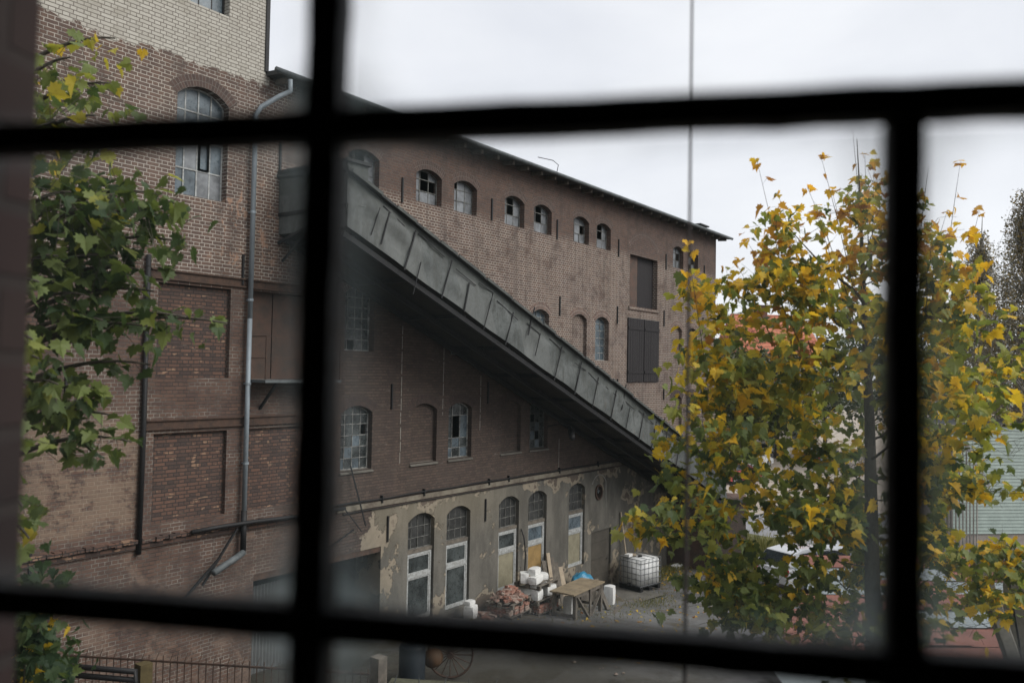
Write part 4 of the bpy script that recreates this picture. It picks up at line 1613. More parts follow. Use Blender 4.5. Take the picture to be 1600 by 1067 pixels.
# bare topped shoots against the sky
for px, py, d, bx, by in [(1183, 252, 7.2, 1250, 560), (1283, 246, 7.4, 1340, 480), (1332, 203, 7.5, 1352, 430), (1351, 240, 7.5, 1358, 420), (1366, 254, 7.6, 1362, 420), (1262, 294, 7.6, 1330, 480),
                          (1451, 262, 7.3, 1435, 400), (1500, 258, 7.6, 1470, 480), (1168, 378, 7.0, 1260, 560), (1150, 410, 7.3, 1230, 590), (1072, 380, 6.9, 1100, 560), (1300, 300, 7.8, 1340, 470), (1530, 330, 7.4, 1500, 480), (1205, 330, 7.3, 1270, 560), (1235, 350, 7.7, 1300, 560), (1190, 420, 7.2, 1260, 600), (1275, 330, 7.2, 1330, 520), (1480, 330, 7.7, 1440, 480), (1215, 300, 7.6, 1280, 540)]:
    s_ = at(bx, by, (d + D0) / 2)
    maple_branch(s_, rnd, leaves=False)
    tip = at(px, py, d)
    path = bez(s_, s_.lerp(tip, .5) + Vector((0, 0, .08)), tip, 8)
    tw.tube(path, [.0045 - .0004 * i for i in range(9)], 5)
    bare = px in (1451, 1332)
    for i in range(0, 9):
        if bare and i > 4: continue
        if i < 4 or rnd.random() < .75 or i == 8:
            for q in range(4 if i < 5 else (1 if i < 8 else 3)):
                p = path[i] + Vector([rnd.gauss(0, .022 + .012 * (8 - i)) for _ in range(3)])
                tw.tube([path[i], p], .001, 3, False)
                lv.leaf(p, rnd.uniform(.06, .105), min(1, max(.3, rnd.gauss(.8, .15))), rnd)
put('trunk', tw, MAT['bark'], tree, smooth=True)
lv.build('crown', MAT['maple_leaf'], tree)

# maple at the left, reaching in from beside the window
rnd = random.Random(5)
base = at(-20, 560, 5.4)
tree2 = empty('maple_tree', (base.x, base.y, zg(base.x)), 'green maple at the left whose branches hang before the tower wall', 'tree')
trunk = [Vector((base.x, base.y, 0.6)), Vector((base.x + .05, base.y, 4)), Vector((base.x, base.y + .1, 7)), Vector((base.x - .05, base.y, 9.6)), Vector((base.x, base.y, 11.5))]
tw = MB()
tw.tube(trunk, [.13, .11, .09, .05, .02], 10)
lv = Leaves()


def left_branch(px, py, d, n, spread, size, tr_, tv, z0=None, droop=.1):
    tip = at(px, py, d)
    st_ = interp(trunk, z0 if z0 else max(min(tip.z - .3, 11), 1.5))
    mid_ = st_.lerp(tip, .55) + Vector((0, 0, droop * (tip - st_).length + .1))
    path = bez(st_, mid_, tip, 10)
    tw.tube(path, [.022 * (1 - .08 * i) + .001 for i in range(11)], 6)
    for i in range(int(n * .68)):
        t = rnd.uniform(.35, 1) ** .7
        q = path[min(10, int(t * 10))]
        p = q + Vector([rnd.gauss(0, spread) for _ in range(2)] + [rnd.gauss(-spread * .5, spread * .8)])
        lv.leaf(p, rnd.uniform(.7, 1.1) * size, min(max(rnd.gauss(tr_ + .03, tv * .75), 0), 1), rnd)
        if rnd.random() < .5: tw.tube([q, p], .002, 3, False)


for a in [(110, 90, 5.0, 70, .16, .09, .38, .13), (170, 130, 5.2, 70, .16, .09, .36, .13), (90, 190, 4.8, 90, .2, .11, .38, .15), (180, 60, 5.3, 18, .1, .08, .5, .12), (150, 180, 5, 50, .15, .1, .4, .15),
          (290, 330, 5.0, 100, .15, .11, .2, .12), (230, 300, 4.9, 110, .17, .11, .2, .12), (170, 330, 4.8, 110, .18, .11, .24, .12), (110, 300, 4.7, 100, .18, .11, .26, .12), (270, 375, 5.1, 60, .1, .11, .2, .1),
          (215, 420, 5.0, 70, .11, .11, .18, .1), (180, 400, 4.8, 60, .13, .11, .2, .1), (90, 400, 4.6, 50, .13, .11, .3, .1), (130, 460, 4.8, 40, .12, .11, .2, .1), (240, 455, 5.1, 26, .06, .11, .22, .1),
          (355, 505, 5.2, 46, .055, .10, .25, .08), (290, 495, 5.1, 40, .06, .11, .24, .08), (230, 510, 5., 40, .08, .11, .22, .1), (160, 500, 4.8, 40, .08, .11, .2, .1), (235, 570, 5.1, 20, .05, .11, .16, .08),
          (205, 690, 5.0, 50, .07, .11, .22, .08), (180, 650, 4.9, 46, .08, .11, .25, .08), (150, 610, 4.8, 50, .08, .12, .3, .08), (90, 600, 4.6, 40, .09, .11, .25, .08), (120, 640, 4.8, 20, .06, .11, .25, .08),
          (60, 440, 4.2, 26, .08, .10, .34, .05), (50, 530, 4.1, 36, .08, .11, .38, .05), (30, 690, 4.1, 40, .1, .11, .34, .06), (35, 790, 4.3, 40, .1, .11, .3, .1), (45, 840, 4.3, 30, .1, .11, .35, .15),
          (60, 560, 4.4, 26, .1, .11, .15, .08)]:
    left_branch(*a)
put('trunk', tw, MAT['bark'], tree2, smooth=True)
lv.build('crown', MAT['maple_leaf'], tree2)

# dense bush low at the left
rnd = random.Random(9)
b0 = at(30, 1100, 6.0)
bush = empty('bush', (b0.x, b0.y, zg(b0.x)), 'dense dark green bush in the lower left corner', 'bush')
lv = Leaves()
tw = MB()
for k in range(34):
    px, py, d = rnd.uniform(-80, 85), rnd.uniform(915, 1150), rnd.uniform(5.3, 6.6)
    if px > 60 and py < 960: continue
    tip = at(px, py, d)
    tw.tube(bez(Vector((b0.x, b0.y, zg(b0.x))), Vector((b0.x, b0.y, tip.z * .6)), tip, 6), [.02, .018, .015, .012, .009, .006, .003], 5)
    for i in range(42):
        p = tip + Vector([rnd.gauss(0, .13) for _ in range(3)])
        lv.leaf(p, rnd.uniform(.08, .11), min(1, max(0, rnd.gauss(.14, .1))) if rnd.random() > .05 else .7, rnd)
put('stem', tw, MAT['bark'], bush)
lv.build('foliage', MAT['maple_leaf'], bush)

# birch far right, and the trees further off
MAT['birch_leaf'] = leaf_mat('birch_leaf', [(0, (.12, .12, .07)), (.5, (.24, .20, .12)), (1, (.40, .29, .14))], .3)
MAT['far_leaf'] = leaf_mat('far_leaf', [(0, (.035, .055, .025)), (.5, (.075, .095, .04)), (1, (.2, .16, .05))], .3)


def birch(px, py_top, d, width, n, seed, label):
    rnd = random.Random(seed)
    top = at(px, py_top, d)
    r = empty('birch_tree', (top.x, top.y, 0), label, 'tree', 'birch trees at the right')
    tw = MB()
    tr_ = [Vector((top.x, top.y, -.1)), Vector((top.x + .1, top.y, top.z * .4)), Vector((top.x - .1, top.y + .1, top.z * .75)), top]
    tw.tube(tr_, [.18, .13, .07, .01], 8)
    lv = Leaves()
    for k in range(n):
        z = top.z * (.3 + .7 * rnd.random() ** .8)
        s_ = interp(tr_, z * .92)
        h = 1 - abs((z / top.z) - .55) / .52
        rad = width * max(.12, h) * rnd.uniform(.4, 1)
        a = rnd.uniform(0, 2 * PI)
        e = s_ + Vector((math.cos(a) * rad, math.sin(a) * rad, rad * .55 + .3))
        pth = bez(s_, s_.lerp(e, .5) + Vector((0, 0, .4)), e, 5)
        tw.tube(pth, [.03, .024, .018, .012, .008, .004], 4)
        for w_ in range(3):
            q = pth[rnd.randint(2, 5)]
            ln = rnd.uniform(.6, 1.8)
            tip = q + Vector((rnd.gauss(0, .25), rnd.gauss(0, .25), -ln))
            tw.tube([q, q.lerp(tip, .5) + Vector((0, 0, .1)), tip], .005, 3, False)
            for i in range(int(18 * ln) + 4):
                p = q.lerp(tip, rnd.random()) + Vector([rnd.gauss(0, .09) for _ in range(3)])
                lv.quad(p, rnd.uniform(.06, .11), rnd.random() ** 1.5, rnd)
    put('trunk', tw, MAT['birch_bark'], r)
    lv.build('crown', MAT['birch_leaf'], r)


birch(1612, 258, 30, 2.9, 330, 3, 'tall birch with fine drooping twigs at the right edge')
birch(1535, 335, 34, 2.5, 200, 4, 'shorter birch standing left of the tall birch')


def far_tree(px, py_top, d, width, n, seed, label, size=.35):
    rnd = random.Random(seed)
    top = at(px, py_top, d)
    r = empty('broadleaf_tree', (top.x, top.y, 0), label, 'tree', 'trees beyond the car park')
    tw = MB()
    tr_ = [Vector((top.x, top.y, -.1)), Vector((top.x, top.y, top.z * .5)), Vector((top.x, top.y, top.z * .9))]
    tw.tube(tr_, [.25, .18, .05], 8)
    lv = Leaves()
    for k in range(n):
        z = top.z * rnd.uniform(.28, .95)
        h = math.sqrt(max(0, 1 - ((z / top.z - .6) / .42) ** 2))
        a = rnd.uniform(0, 2 * PI)
        rad = width * h * rnd.uniform(.3, 1)
        e = Vector((top.x + math.cos(a) * rad, top.y + math.sin(a) * rad, z))
        if k % 3 == 0: tw.tube([interp(tr_, z * .8), e], [.05, .01], 4, False)
        cl = rnd.random()
        for i in range(30):
            lv.quad(e + Vector([rnd.gauss(0, .4 + .05 * width) for _ in range(3)]), rnd.uniform(.6, 1.2) * size, min(1, max(0, rnd.gauss(cl * .7, .15))), rnd)
    put('trunk', tw, MAT['bark'], r)
    lv.build('crown', MAT['far_leaf'], r)


for i, (px, py, d, w_, lab) in enumerate([(1290, 520, 95, 5, 'broad tree beside the red roofed house'), (1360, 505, 80, 4.5, 'round tree right of the red roofed house'), (1440, 490, 70, 4.5, 'bushy tree behind the maple trunk'),
                                    (1135, 535, 84, 4.5, 'low distant tree beside the factory corner'), (1215, 548, 80, 4, 'rounded shrubby tree before the red roofed house'), (1175, 570, 76, 3, 'small dark tree before the red roofed house'), (1500, 500, 60, 4, 'tree behind the green boarded building'), (1590, 480, 45, 3.5, 'dark dense tree right of the birches'),
                                    (1680, 450, 50, 5, 'tree outside the right edge behind the birches'), (1220, 560, 130, 6, 'faint tree line below the red roof')]):
    far_tree(px, py, d, w_, 110, 40 + i, lab, .5 if d > 60 else .25)

# grass and weeds
rnd = random.Random(3)
lv = Leaves()
g0 = gxy(1185, 862)
gr = bpy.data.objects.new('tmp2', None)
MAT['grass'] = leaf_mat('grass_blade', [(0, (.07, .09, .03)), (.5, (.17, .17, .05)), (1, (.30, .27, .12))], .3)


def blades(pts, n, hmin, hmax, name, label):
    V, F, T = [], [], []
    for _ in range(n):
        x, y = pts(rnd)
        h = rnd.uniform(hmin, hmax)
        a = rnd.uniform(0, PI)
        ln = Vector((rnd.gauss(0, .3), rnd.gauss(0, .3))) * h
        z = zg(x) + .01
        w_ = .012 + .02 * h
        o = len(V)
        V += [(x - w_ * math.cos(a), y - w_ * math.sin(a), z), (x + w_ * math.cos(a), y + w_ * math.sin(a), z), (x + ln.x, y + ln.y, z + h)]
        F.append((o, o + 1, o + 2))
        T += [rnd.random()] * 3
    m = bpy.data.meshes.new(name)
    m.from_pydata(V, [], F)
    a_ = m.attributes.new('tint', 'FLOAT', 'POINT')
    a_.data.foreach_set('value', T)
    m.materials.append(MAT['grass'])
    o = bpy.data.objects.new(name, m)
    col.objects.link(o)
    tag(o, label, kind='stuff')


def around(cx, cy, sx, sy): return lambda r: (r.gauss(cx, sx), r.gauss(cy, sy))


def strip(r):
    t = r.random()
    return (28.9 + 4 * t, min(15.15, 14.9 - abs(r.gauss(0, .45))))


v1, v2, v3 = gxy(1145, 850), gxy(1222, 875), gxy(1190, 845)
blades(around(g0.x, g0.y, 1.6, 1.1), 5000, .1, .35, 'verge_grass', 'tufty yellow green grass on the verge by the road')
blades(strip, 1400, .05, .22, 'wall_weeds', 'thin weeds along the foot of the plaster wall')
blades(lambda r: (r.uniform(18, 30), r.gauss(12.9, .5)), 450, .03, .10, 'yard_weeds', 'sparse low weeds in the yard surface')
blades(lambda r: (26.6 + r.gauss(0, .8), 13.0 + r.gauss(0, .3)), 500, .03, .1, 'yard_moss', 'moss line at the edge of the concrete slab')
# fallen leaves
lv = Leaves()
for _ in range(420):
    x, y = (rnd.uniform(29, 33), 15.0 - abs(rnd.gauss(0, .6))) if rnd.random() < .4 else (rnd.uniform(18, 33), rnd.uniform(9, 14.8))
    lv.leaf(Vector((x, y, zg(x) + .02)), rnd.uniform(.06, .11), min(1, max(.4, rnd.gauss(.8, .15))), rnd, droop=rnd.gauss(0, .2))
r_ = bpy.data.objects.new('leaf_root', None)
o = lv.build('fallen_leaves', MAT['maple_leaf'], r_)
o.parent = None
bpy.data.objects.remove(r_)
tag(o, 'brown and yellow leaves fallen on the yard', kind='stuff')

# ------------------------------------------------------------------ red roofed house
hp = at(1200, 575, 92)
hs_ = empty('red_roof_house', (hp.x, hp.y, 0), 'house with an orange red tiled roof and a brick chimney beyond the car park', 'house')
hs_.rotation_euler.z = -PSI + .15
g = G('roof_tile')
P = g.obj()
x, y, z = g.xyz(P)
wv = g.n('TexWave', dict(wave_type='BANDS', bands_direction='Z'), Vector=P, Scale=.9, Distortion=.3).outputs['Fac']
c = g.mix(g.ramp(g.noise(P, .8, 5), .35, .65), (.36, .115, .07), (.50, .19, .11))
c = g.mix(g.ramp(wv, .7, 1., 0, .5), c, (.14, .06, .045))
MAT['tile'] = g.end(g.bsdf(c, .8, g.bump(wv, .05, .5)))
MAT['render_wall'] = plain('render_wall', (.42, .38, .33), .9, .25, 1)
b = MB()
b.box(-4.6, 4.2, -3.5, 3.5, 0, 10.4)
put('wall', b, MAT['render_wall'], hs_, world=False)
b = MB()
b.add([(-5, -4, 10.2), (4.6, -4, 10.2), (4.6, 4, 10.2), (-5, 4, 10.2), (-4.4, 0, 14.6), (4.0, 0, 14.6)], [(0, 1, 5, 4), (1, 2, 5), (2, 3, 4, 5), (3, 0, 4), (3, 2, 1, 0)])
rf_ = put('roof', b, MAT['tile'], hs_, world=False)
b = MB()
b.box(-1.6, -.3, -.4, .4, 13.5, 15.5)
b.box(-1.68, -.22, -.48, .48, 15.5, 15.62)
put('chimney', b, MAT['red_brick'], rf_, world=False)
for x in (-3.2, -1, 1.4, 3.2):
    for z in (1.2, 4.4, 7.4):
        b = MB()
        b.box(x - .5, x + .5, -3.56, -3.5, z, z + 1.5)
        put('window', b, MAT['glass_dark'], hs_, world=False)
# ------------------------------------------------------------------ cars
def paint(name, c):
    g = G(name)
    return g.end(g.bsdf(c, .28, None, 0., .5, Coat_Weight=.6, Coat_Roughness=.08))


MAT['car_red'] = paint('red_paint', (.32, .03, .035))
MAT['car_white'] = paint('white_paint', (.74, .75, .76))
MAT['car_silver'] = paint('silver_paint', (.42, .45, .48))
MAT['car_blue'] = paint('blue_paint', (.10, .16, .26))
MAT['car_glass'] = glass_mat('car_glass', (.03, .04, .045), tr=.05, rough=.08)
g = G('lamp_lens')
MAT['lens'] = g.end(g.bsdf((.65, .66, .68), .15, None, 0., .6))
g = G('tail_lens')
MAT['tail'] = g.end(g.bsdf((.4, .02, .02), .2, None, 0., .6))

LOWER = [(-2.12, .35), (-2.15, .62), (-2.05, .86), (-1.75, .95), (-1.0, .98), (.9, .98), (1.5, .90), (2.0, .74), (2.12, .55), (2.1, .32), (1.75, .24), (-1.8, .24)]
CABIN = [(-1.95, .93), (-1.55, 1.38), (-.9, 1.48), (.1, 1.47), (.55, 1.34), (1.25, .93)]


def prism(prof, w0, w1, zt, name, mat, parent):
    """side profile extruded across the car, narrowing toward the top"""
    V, F = [], []
    n = len(prof)
    zmin = min(p[1] for p in prof)
    zmax = max(p[1] for p in prof)
    secs = (-1, -.86, .86, 1)
    for s_ in secs:
        k = abs(s_)
        for (x, z) in prof:
            t = (z - zmin) / (zmax - zmin)
            wd = w0 + (w1 - w0) * t ** 1.5
            sh_ = 1 if k < 1 else .965
            V.append((x * sh_, s_ * wd, zmin + (z - zmin) * (1 if k < 1 else .93) + (0 if k < 1 else .01)))
    for q in range(3):
        for i in range(n):
            j = (i + 1) % n
            F.append((q * n + i, q * n + j, (q + 1) * n + j, (q + 1) * n + i))
    F.append(tuple(range(n)))
    F.append(tuple(3 * n + i for i in reversed(range(n))))
    b = MB()
    b.v, b.f = V, F
    return put(name, b, mat, parent, world=False, bev=.02)


def car(mat, loc, rz, label, sc_=1.):
    r = empty('parked_car', loc, label, 'car', 'cars parked beyond the factory')
    r.rotation_euler.z = rz
    prism(LOWER, .88, .84, 1, 'body', mat, r)
    prism(CABIN, .80, .60, 1, 'cabin', mat, r)
    for s_ in (-1, 1):
        b = MB()
        y0, y1 = s_ * .815, s_ * .665
        b.add([(-1.5, y0, .99), (-.35, y0, .99), (-.35, y1, 1.38), (-1.25, y1, 1.36)], [(0, 1, 2, 3)])
        b.add([(-.28, y0, .99), (.85, y0, .99), (.38, y1, 1.33), (-.28, y1, 1.38)], [(0, 1, 2, 3)])
        put('side_window', b, MAT['car_glass'], r, world=False)
        b = MB()
        b.box(.78, .95, s_ * .86, s_ * 1.0, .98, 1.1) if s_ > 0 else b.box(.78, .95, -1.0, -.86, .98, 1.1)
        put('mirror', b, mat, r, world=False)
        b = MB()
        b.box(1.9, 2.13, min(s_ * .5, s_ * .8), max(s_ * .5, s_ * .8), .6, .73)
        put('headlight', b, MAT['lens'], r, world=False)
        b = MB()
        b.box(-2.16, -2.0, min(s_ * .58, s_ * .82), max(s_ * .58, s_ * .82), .66, .88)
        put('tail_light', b, MAT['tail'], r, world=False)
        for x in (-1.32, 1.32):
            b = MB()
            b.tube([(x, s_ * .70, .32), (x, s_ * .90, .32)], .32, 18)
            wh = put('wheel', b, MAT['tyre'], r, world=False)
            b = MB()
            b.tube([(x, s_ * .895, .32), (x, s_ * .912, .32)], .2, 14)
            put('rim', b, MAT['rim'], wh, world=False)
    b = MB()
    b.add([(1.23, -.70, .97), (1.23, .70, .97), (.60, .60, 1.335), (.60, -.60, 1.335)], [(0, 1, 2, 3)])
    put('windscreen', b, MAT['car_glass'], r, world=False)
    b = MB()
    b.add([(-1.94, .70, .98), (-1.94, -.70, .98), (-1.60, -.60, 1.36), (-1.60, .60, 1.36)], [(0, 1, 2, 3)])
    put('rear_window', b, MAT['car_glass'], r, world=False)
    return r


def carat(px, py, mat, rz, label):
    """py is where the roof shows; the depth follows from the roof height"""
    p = gxy(px, py, 1.46)
    return car(mat, (p.x, p.y, .02), rz, label)


cr1 = carat(1150, 722, MAT['car_red'], -.25, 'dark red car parked nearest the factory corner')
cars_done = []
for px, py, m_, rz, lab in [(1175, 703, 'car_white', -.2, 'white car parked just behind the red car'), (1135, 694, 'car_silver', -.15, 'pale silver car parked behind the white one at the factory corner'),
                       (1205, 690, 'car_white', -.2, 'white hatchback in the second row of the car park'), (1160, 662, 'car_silver', .2, 'silver car furthest back by the white fence'),
                       (1290, 700, 'car_blue', -.3, 'dark blue car half hidden behind the maple leaves'), (1335, 848, 'car_white', -.2, 'white car beyond the rusty roof by the maple trunk'), (1262, 852, 'car_white', -.4, 'white car at the end of the grey road before the rusty roof')]:
    p = gxy(px, py, 1.46)
    car(MAT[m_], (p.x, p.y, .02), rz, lab)

# palisade fences of the car park
def fence(a, b_, h, gap, mat, label, name='picket_fence', w_=.05):
    a, b_ = Vector((*a, 0)), Vector((*b_, 0))
    r = empty(name, a, label, 'fence')
    d = (b_ - a).normalized()
    L_ = (b_ - a).length
    m = MB()
    n = int(L_ / gap)
    for i in range(n):
        p = a + d * (i * gap)
        m.beam(p + Vector((0, 0, .08)), p + Vector((0, 0, h)), w_, .02)
    put('pickets', m, mat, r)
    m = MB()
    for z in (.3, h - .25): m.beam(a + Vector((0, 0, z)), b_ + Vector((0, 0, z)), .03, .05)
    put('rail', m, mat, r)
    for i in range(0, int(L_ / 2.5) + 1):
        m = MB()
        p = a + d * (i * 2.5)
        m.beam(p, p + Vector((0, 0, h + .05)), .08, .08)
        put('post', m, mat, r)


fence(gxy(1112, 722), gxy(1185, 722), 1.8, .17, plain('white_fence', (.6, .61, .6), .7, .2, 5), 'white slatted fence behind the parked cars')
fence(gxy(1262, 735), gxy(1560, 742), 1.7, .17, plain('grey_fence', (.25, .25, .26), .7, .2, 5), 'grey paling fence along the back of the car park')

# ------------------------------------------------------------------ rusty sheet roof on the right
sh = empty('rusty_shed', (18, 4.2, 0), 'low shed with a patchwork roof of rusty corrugated sheets', 'shed')
oz = 2.6
A = Vector((*gxy(1243, 868, oz), 0))
B = Vector((*gxy(1640, 872, oz), 0))
u = (B - A).normalized()
LU = (B - A).length + 3
v = Vector((-u.y, u.x, 0))
if v.dot(Vector((FW.x, FW.y, 0))) > 0: v = -v              # toward the camera
g = G('rusty_sheet')
rn = g.n('ObjectInfo').outputs['Random']
P = g.obj()
big = g.noise(g.pos(), 1.1, 5, .65)
c = g.mix(g.ramp(big, .35, .65), (.17, .075, .06), (.27, .115, .085))
c = g.mix(g.ramp(g.noise(g.pos(), 7., 5, .75), .55, .72, 0, .5), c, (.26, .20, .17))
MAT['rust_sheet'] = g.end(g.bsdf(c, .75, None, .1, .3))
MAT['zinc_sheet'] = plain('zinc_sheet', (.30, .34, .35), .5, .25, 2, metal=.2, bump=.1)
slope = .12
rowd = 1.0
rnd = random.Random(12)
k = 0
for j in range(9):
    s0 = rnd.uniform(0, .3) - .5 * j
    while s0 < LU:
        L_ = rnd.choice([1.6, 2.1, 2.6])
        zinc = j > 0 and rnd.random() < (.42 if j in (1, 4, 7) else .2)
        nseg = 26
        m = MB()
        lift = rnd.uniform(0, .02) + (.02 if k % 2 else 0)
        for i in range(nseg + 1):
            t = i / nseg
            for e in (0, 1):
                p = A + u * (s0 + e * (L_ + .04)) + v * (rowd * (j + t * 1.07)) + Vector((0, 0, oz + lift - slope * rowd * (j + t) + .02 * t + .012 * math.cos(t * 2 * PI * 13)))
                m.v.append(tuple(p))
        for i in range(nseg): m.f.append((2 * i, 2 * i + 1, 2 * i + 3, 2 * i + 2))
        put('roof_sheet', m, MAT['zinc_sheet'] if zinc else MAT['rust_sheet'], sh, smooth=True)
        s0 += L_
        k += 1
m = MB()
base_pts = [A + u * .3 + v * .3, A + u * (LU - .3) + v * .3, A + u * (LU - .3) + v * 8.6, A + u * -3.6 + v * 8.6]
for q in range(4):
    a, b_ = base_pts[q], base_pts[(q + 1) % 4]
    za_, zb2 = (oz - .1 - slope * (a - A).dot(v), oz - .1 - slope * (b_ - A).dot(v))
    m.add([(a.x, a.y, 0), (b_.x, b_.y, 0), (b_.x, b_.y, zb2), (a.x, a.y, za_)], [(0, 1, 2, 3)])
put('wall', m, MAT['wood_dark'], sh)

# ------------------------------------------------------------------ green boarded building, posts
gp = at(1560, 760, 28)
gb = empty('green_building', (gp.x, gp.y, 0), 'pale green boarded gable building at the right', 'building')
gu = (R0 * math.cos(.12) + Vector((FW.x, FW.y, 0)).normalized() * math.sin(.12)).normalized()
gv = Vector((-gu.y, gu.x, 0))
if gv.dot(FW) < 0: gv = -gv
m = MB()
nb = 36
for i in range(nb):
    z0_ = 2.8 + i * .115
    s_l = -1.7
    if z0_ > 6.3: break
    a = gp + gu * s_l
    b_ = gp + gu * 7
    m.add([(a.x - gv.x * .02, a.y - gv.y * .02, z0_), (b_.x - gv.x * .02, b_.y - gv.y * .02, z0_), (b_.x, b_.y, z0_ + .115), (a.x, a.y, z0_ + .115),
           (a.x, a.y, z0_)], [(0, 1, 2, 3)])
MAT['green_board'] = plain('green_board', (.38, .45, .41), .8, .2, 3, bump=.2, c2=(.30, .36, .33))
put('gable_boards', m, MAT['green_board'], gb)
m = MB()
a, b_ = gp + gu * -1.65 + gv * .02, gp + gu * 7 + gv * .02
m.add([(a.x, a.y, 0), (b_.x, b_.y, 0), (b_.x, b_.y, 2.85), (a.x, a.y, 2.85)], [(0, 1, 2, 3)])
c_, d_ = a + gv * 3, b_ + gv * 3
m.add([(a.x, a.y, 0), (a.x, a.y, 6.4), (c_.x, c_.y, 6.4), (c_.x, c_.y, 0)], [(0, 1, 2, 3)])
m.add([(b_.x, b_.y, 0), (b_.x, b_.y, 6.4), (d_.x, d_.y, 6.4), (d_.x, d_.y, 0)], [(0, 1, 2, 3)])
put('wall', m, plain('pinkish_render', (.34, .30, .27), .9, .3, 1.5), gb)
m = MB()
e0, e1 = gp + gu * -1.8 - gv * .1, gp + gu * 2.9 - gv * .1
q0, q1 = Vector((e0.x, e0.y, 6.44)), Vector((e1.x, e1.y, 6.5))
m.add([tuple(q0), tuple(q1), tuple(q1 + gv * 3.2), tuple(q0 + gv * 3.2)], [(0, 1, 2, 3)])
e2 = gp + gu * 8.4 - gv * .1
q2 = Vector((e2.x, e2.y, 6.44))
m.add([tuple(q1), tuple(q2), tuple(q2 + gv * 3.2), tuple(q1 + gv * 3.2)], [(0, 1, 2, 3)])
put('roof', m, MAT['roof_felt'], gb)
pA, pB = at(1506, 686, 26), at(1537, 746, 26)
dv = (pB - pA)
brd = empty('bargeboard_gable', (pA.x, pA.y, 0), 'weathered plank wall with a white sloping bargeboard behind the yellow leaves', 'outhouse')
m = MB()
m.beam(pA - dv * .15, pA + dv * 1.25, .05, .12)
put('bargeboard', m, MAT['white_frame'], brd)
m = MB()
for i in range(12):
    p = at(1466 + i * 5.5, 700, 26.3)
    zt2 = pA.z - .05 - max(0, i - 7) * .2
    m.beam((p.x, p.y, 0), (p.x, p.y, zt2), .10, .03)
put('plank_wall', m, MAT['concrete'], brd)

cc_ = at(1590, 900, 8.6)
cp_ = empty('concrete_post', (cc_.x, cc_.y, 0), 'pale concrete post with a slanting brace at the right edge', 'post')
m = MB()
m.beam((cc_.x, cc_.y, 0), (cc_.x, cc_.y, 6.15), .26, .24)
put('post', m, MAT['concrete'], cp_, bev=.015)
m = MB()
tl_ = at(1524, 866, 8.3)
bl_ = at(1600, 1080, 8.2)
m.beam(tl_, bl_ + (bl_ - tl_) * 1.2, .13, .12)
put('brace', m, MAT['concrete'], cp_, bev=.01)
m = MB()
m.tube([at(1571, 862, 8.3), at(1580, 930, 8.3), at(1592, 1000, 8.3), at(1600, 1075, 8.3)], .012, 5)
m.tube([at(1545, 958, 8.25), at(1575, 954, 8.3)], .006, 4)
put('wire', m, MAT['black_iron'], cp_)

# ------------------------------------------------------------------ bottom fence between own building and factory
hW = Vector((.42893513, -.90333529, 0))      # along our own wall, to the right
nW = Vector((.90333529, .42893513, 0))       # outward
fa = at(105, 1008, 14.6)
fa.z = 2.86
fb_ = at(585, 1052, 13.95)
fb_.z = 2.86
fr_ = empty('spiked_railing', (fa.x, fa.y, 1.1), 'rusty iron railing with spiked tops crossing the yard', 'fence')
dd = (fb_ - fa).normalized()
LL = (fb_ - fa).length
m = MB()
m.beam(fa, fb_, .035, .03)
m.beam(fa - Vector((0, 0, 1.45)), fb_ - Vector((0, 0, 1.45)), .03, .03)
put('rail', m, MAT['rust_iron'], fr_)
i = 0
while .1 + i * .13 < LL:
    p = fa + dd * (.1 + i * .13)
    m = MB()
    m.tube([p - Vector((0, 0, 1.5)), p + Vector((0, 0, .1 if i % 2 else .02))], .010, 5)
    if i % 2 == 0:
        m.tube([p + Vector((0, 0, .02)), p + Vector((.04, -.03, .17))], [.009, .002], 5)
    put('bar', m, MAT['rust_iron'], fr_)
    i += 1
pp = at(225, 1018, 14.3)
m = MB()
m.beam((pp.x, pp.y, 1.0), (pp.x, pp.y, 2.86), .22, .2)
put('post', m, plain('mossy_post', (.10, .078, .035), .9, .4, 6), fr_)
pp = at(592, 1015, 13.7)
m = MB()
m.beam((pp.x, pp.y, 1.0), (pp.x, pp.y, 3.25), .2, .2)
put('post', m, MAT['wood_dark'], fr_)
wl = empty('retaining_wall', (fb_.x, fb_.y, 0), 'mossy concrete capped wall carrying the railing, set with small spikes', 'wall')
m = MB()
fc_ = fb_ + dd * 9
for a, b_, zt3 in ((fa, fb_, 1.35),):
    m.beam(Vector((a.x, a.y, zt3 / 2)), Vector((b_.x, b_.y, zt3 / 2)), .3, zt3)
m.beam(Vector((fb_.x, fb_.y, 1.3)) + dd * .3, Vector((fc_.x, fc_.y, 1.3)), .3, 2.6)
put('wall', m, MAT['plain_brick'], wl)
m = MB()
m.beam(Vector((fb_.x, fb_.y, 2.68)) + dd * .25, Vector((fc_.x, fc_.y, 2.68)), .4, .14)
put('coping', m, plain('mossy_coping', (.09, .09, .06), .95, .5, 3, bump=.5), wl)
for i in range(20):
    p = Vector((fb_.x, fb_.y, 2.75)) + dd * (.35 + i * .42)
    m = MB()
    m.tube([p, p + Vector((.05 * (-1) ** i, -.03, .17))], [.012, .002], 5)
    put('spike', m, MAT['gutter'], wl)
# rubble bank and pipes low at the left
pa_, pb2 = at(82, 1038, 14.2), at(212, 1049, 13.9)
pr = empty('pipe_pair', (pa_.x, pa_.y, pa_.z), 'two dark pipes running beside the mossy post', 'pipe')
for dz in (0, -.14):
    m = MB()
    m.tube([pa_ + Vector((0, 0, dz)), pb2 + Vector((0, 0, dz)), pb2 + Vector((.02, 0, dz - .5))], .05, 8)
    put('pipe', m, MAT['black_iron'], pr, smooth=True)
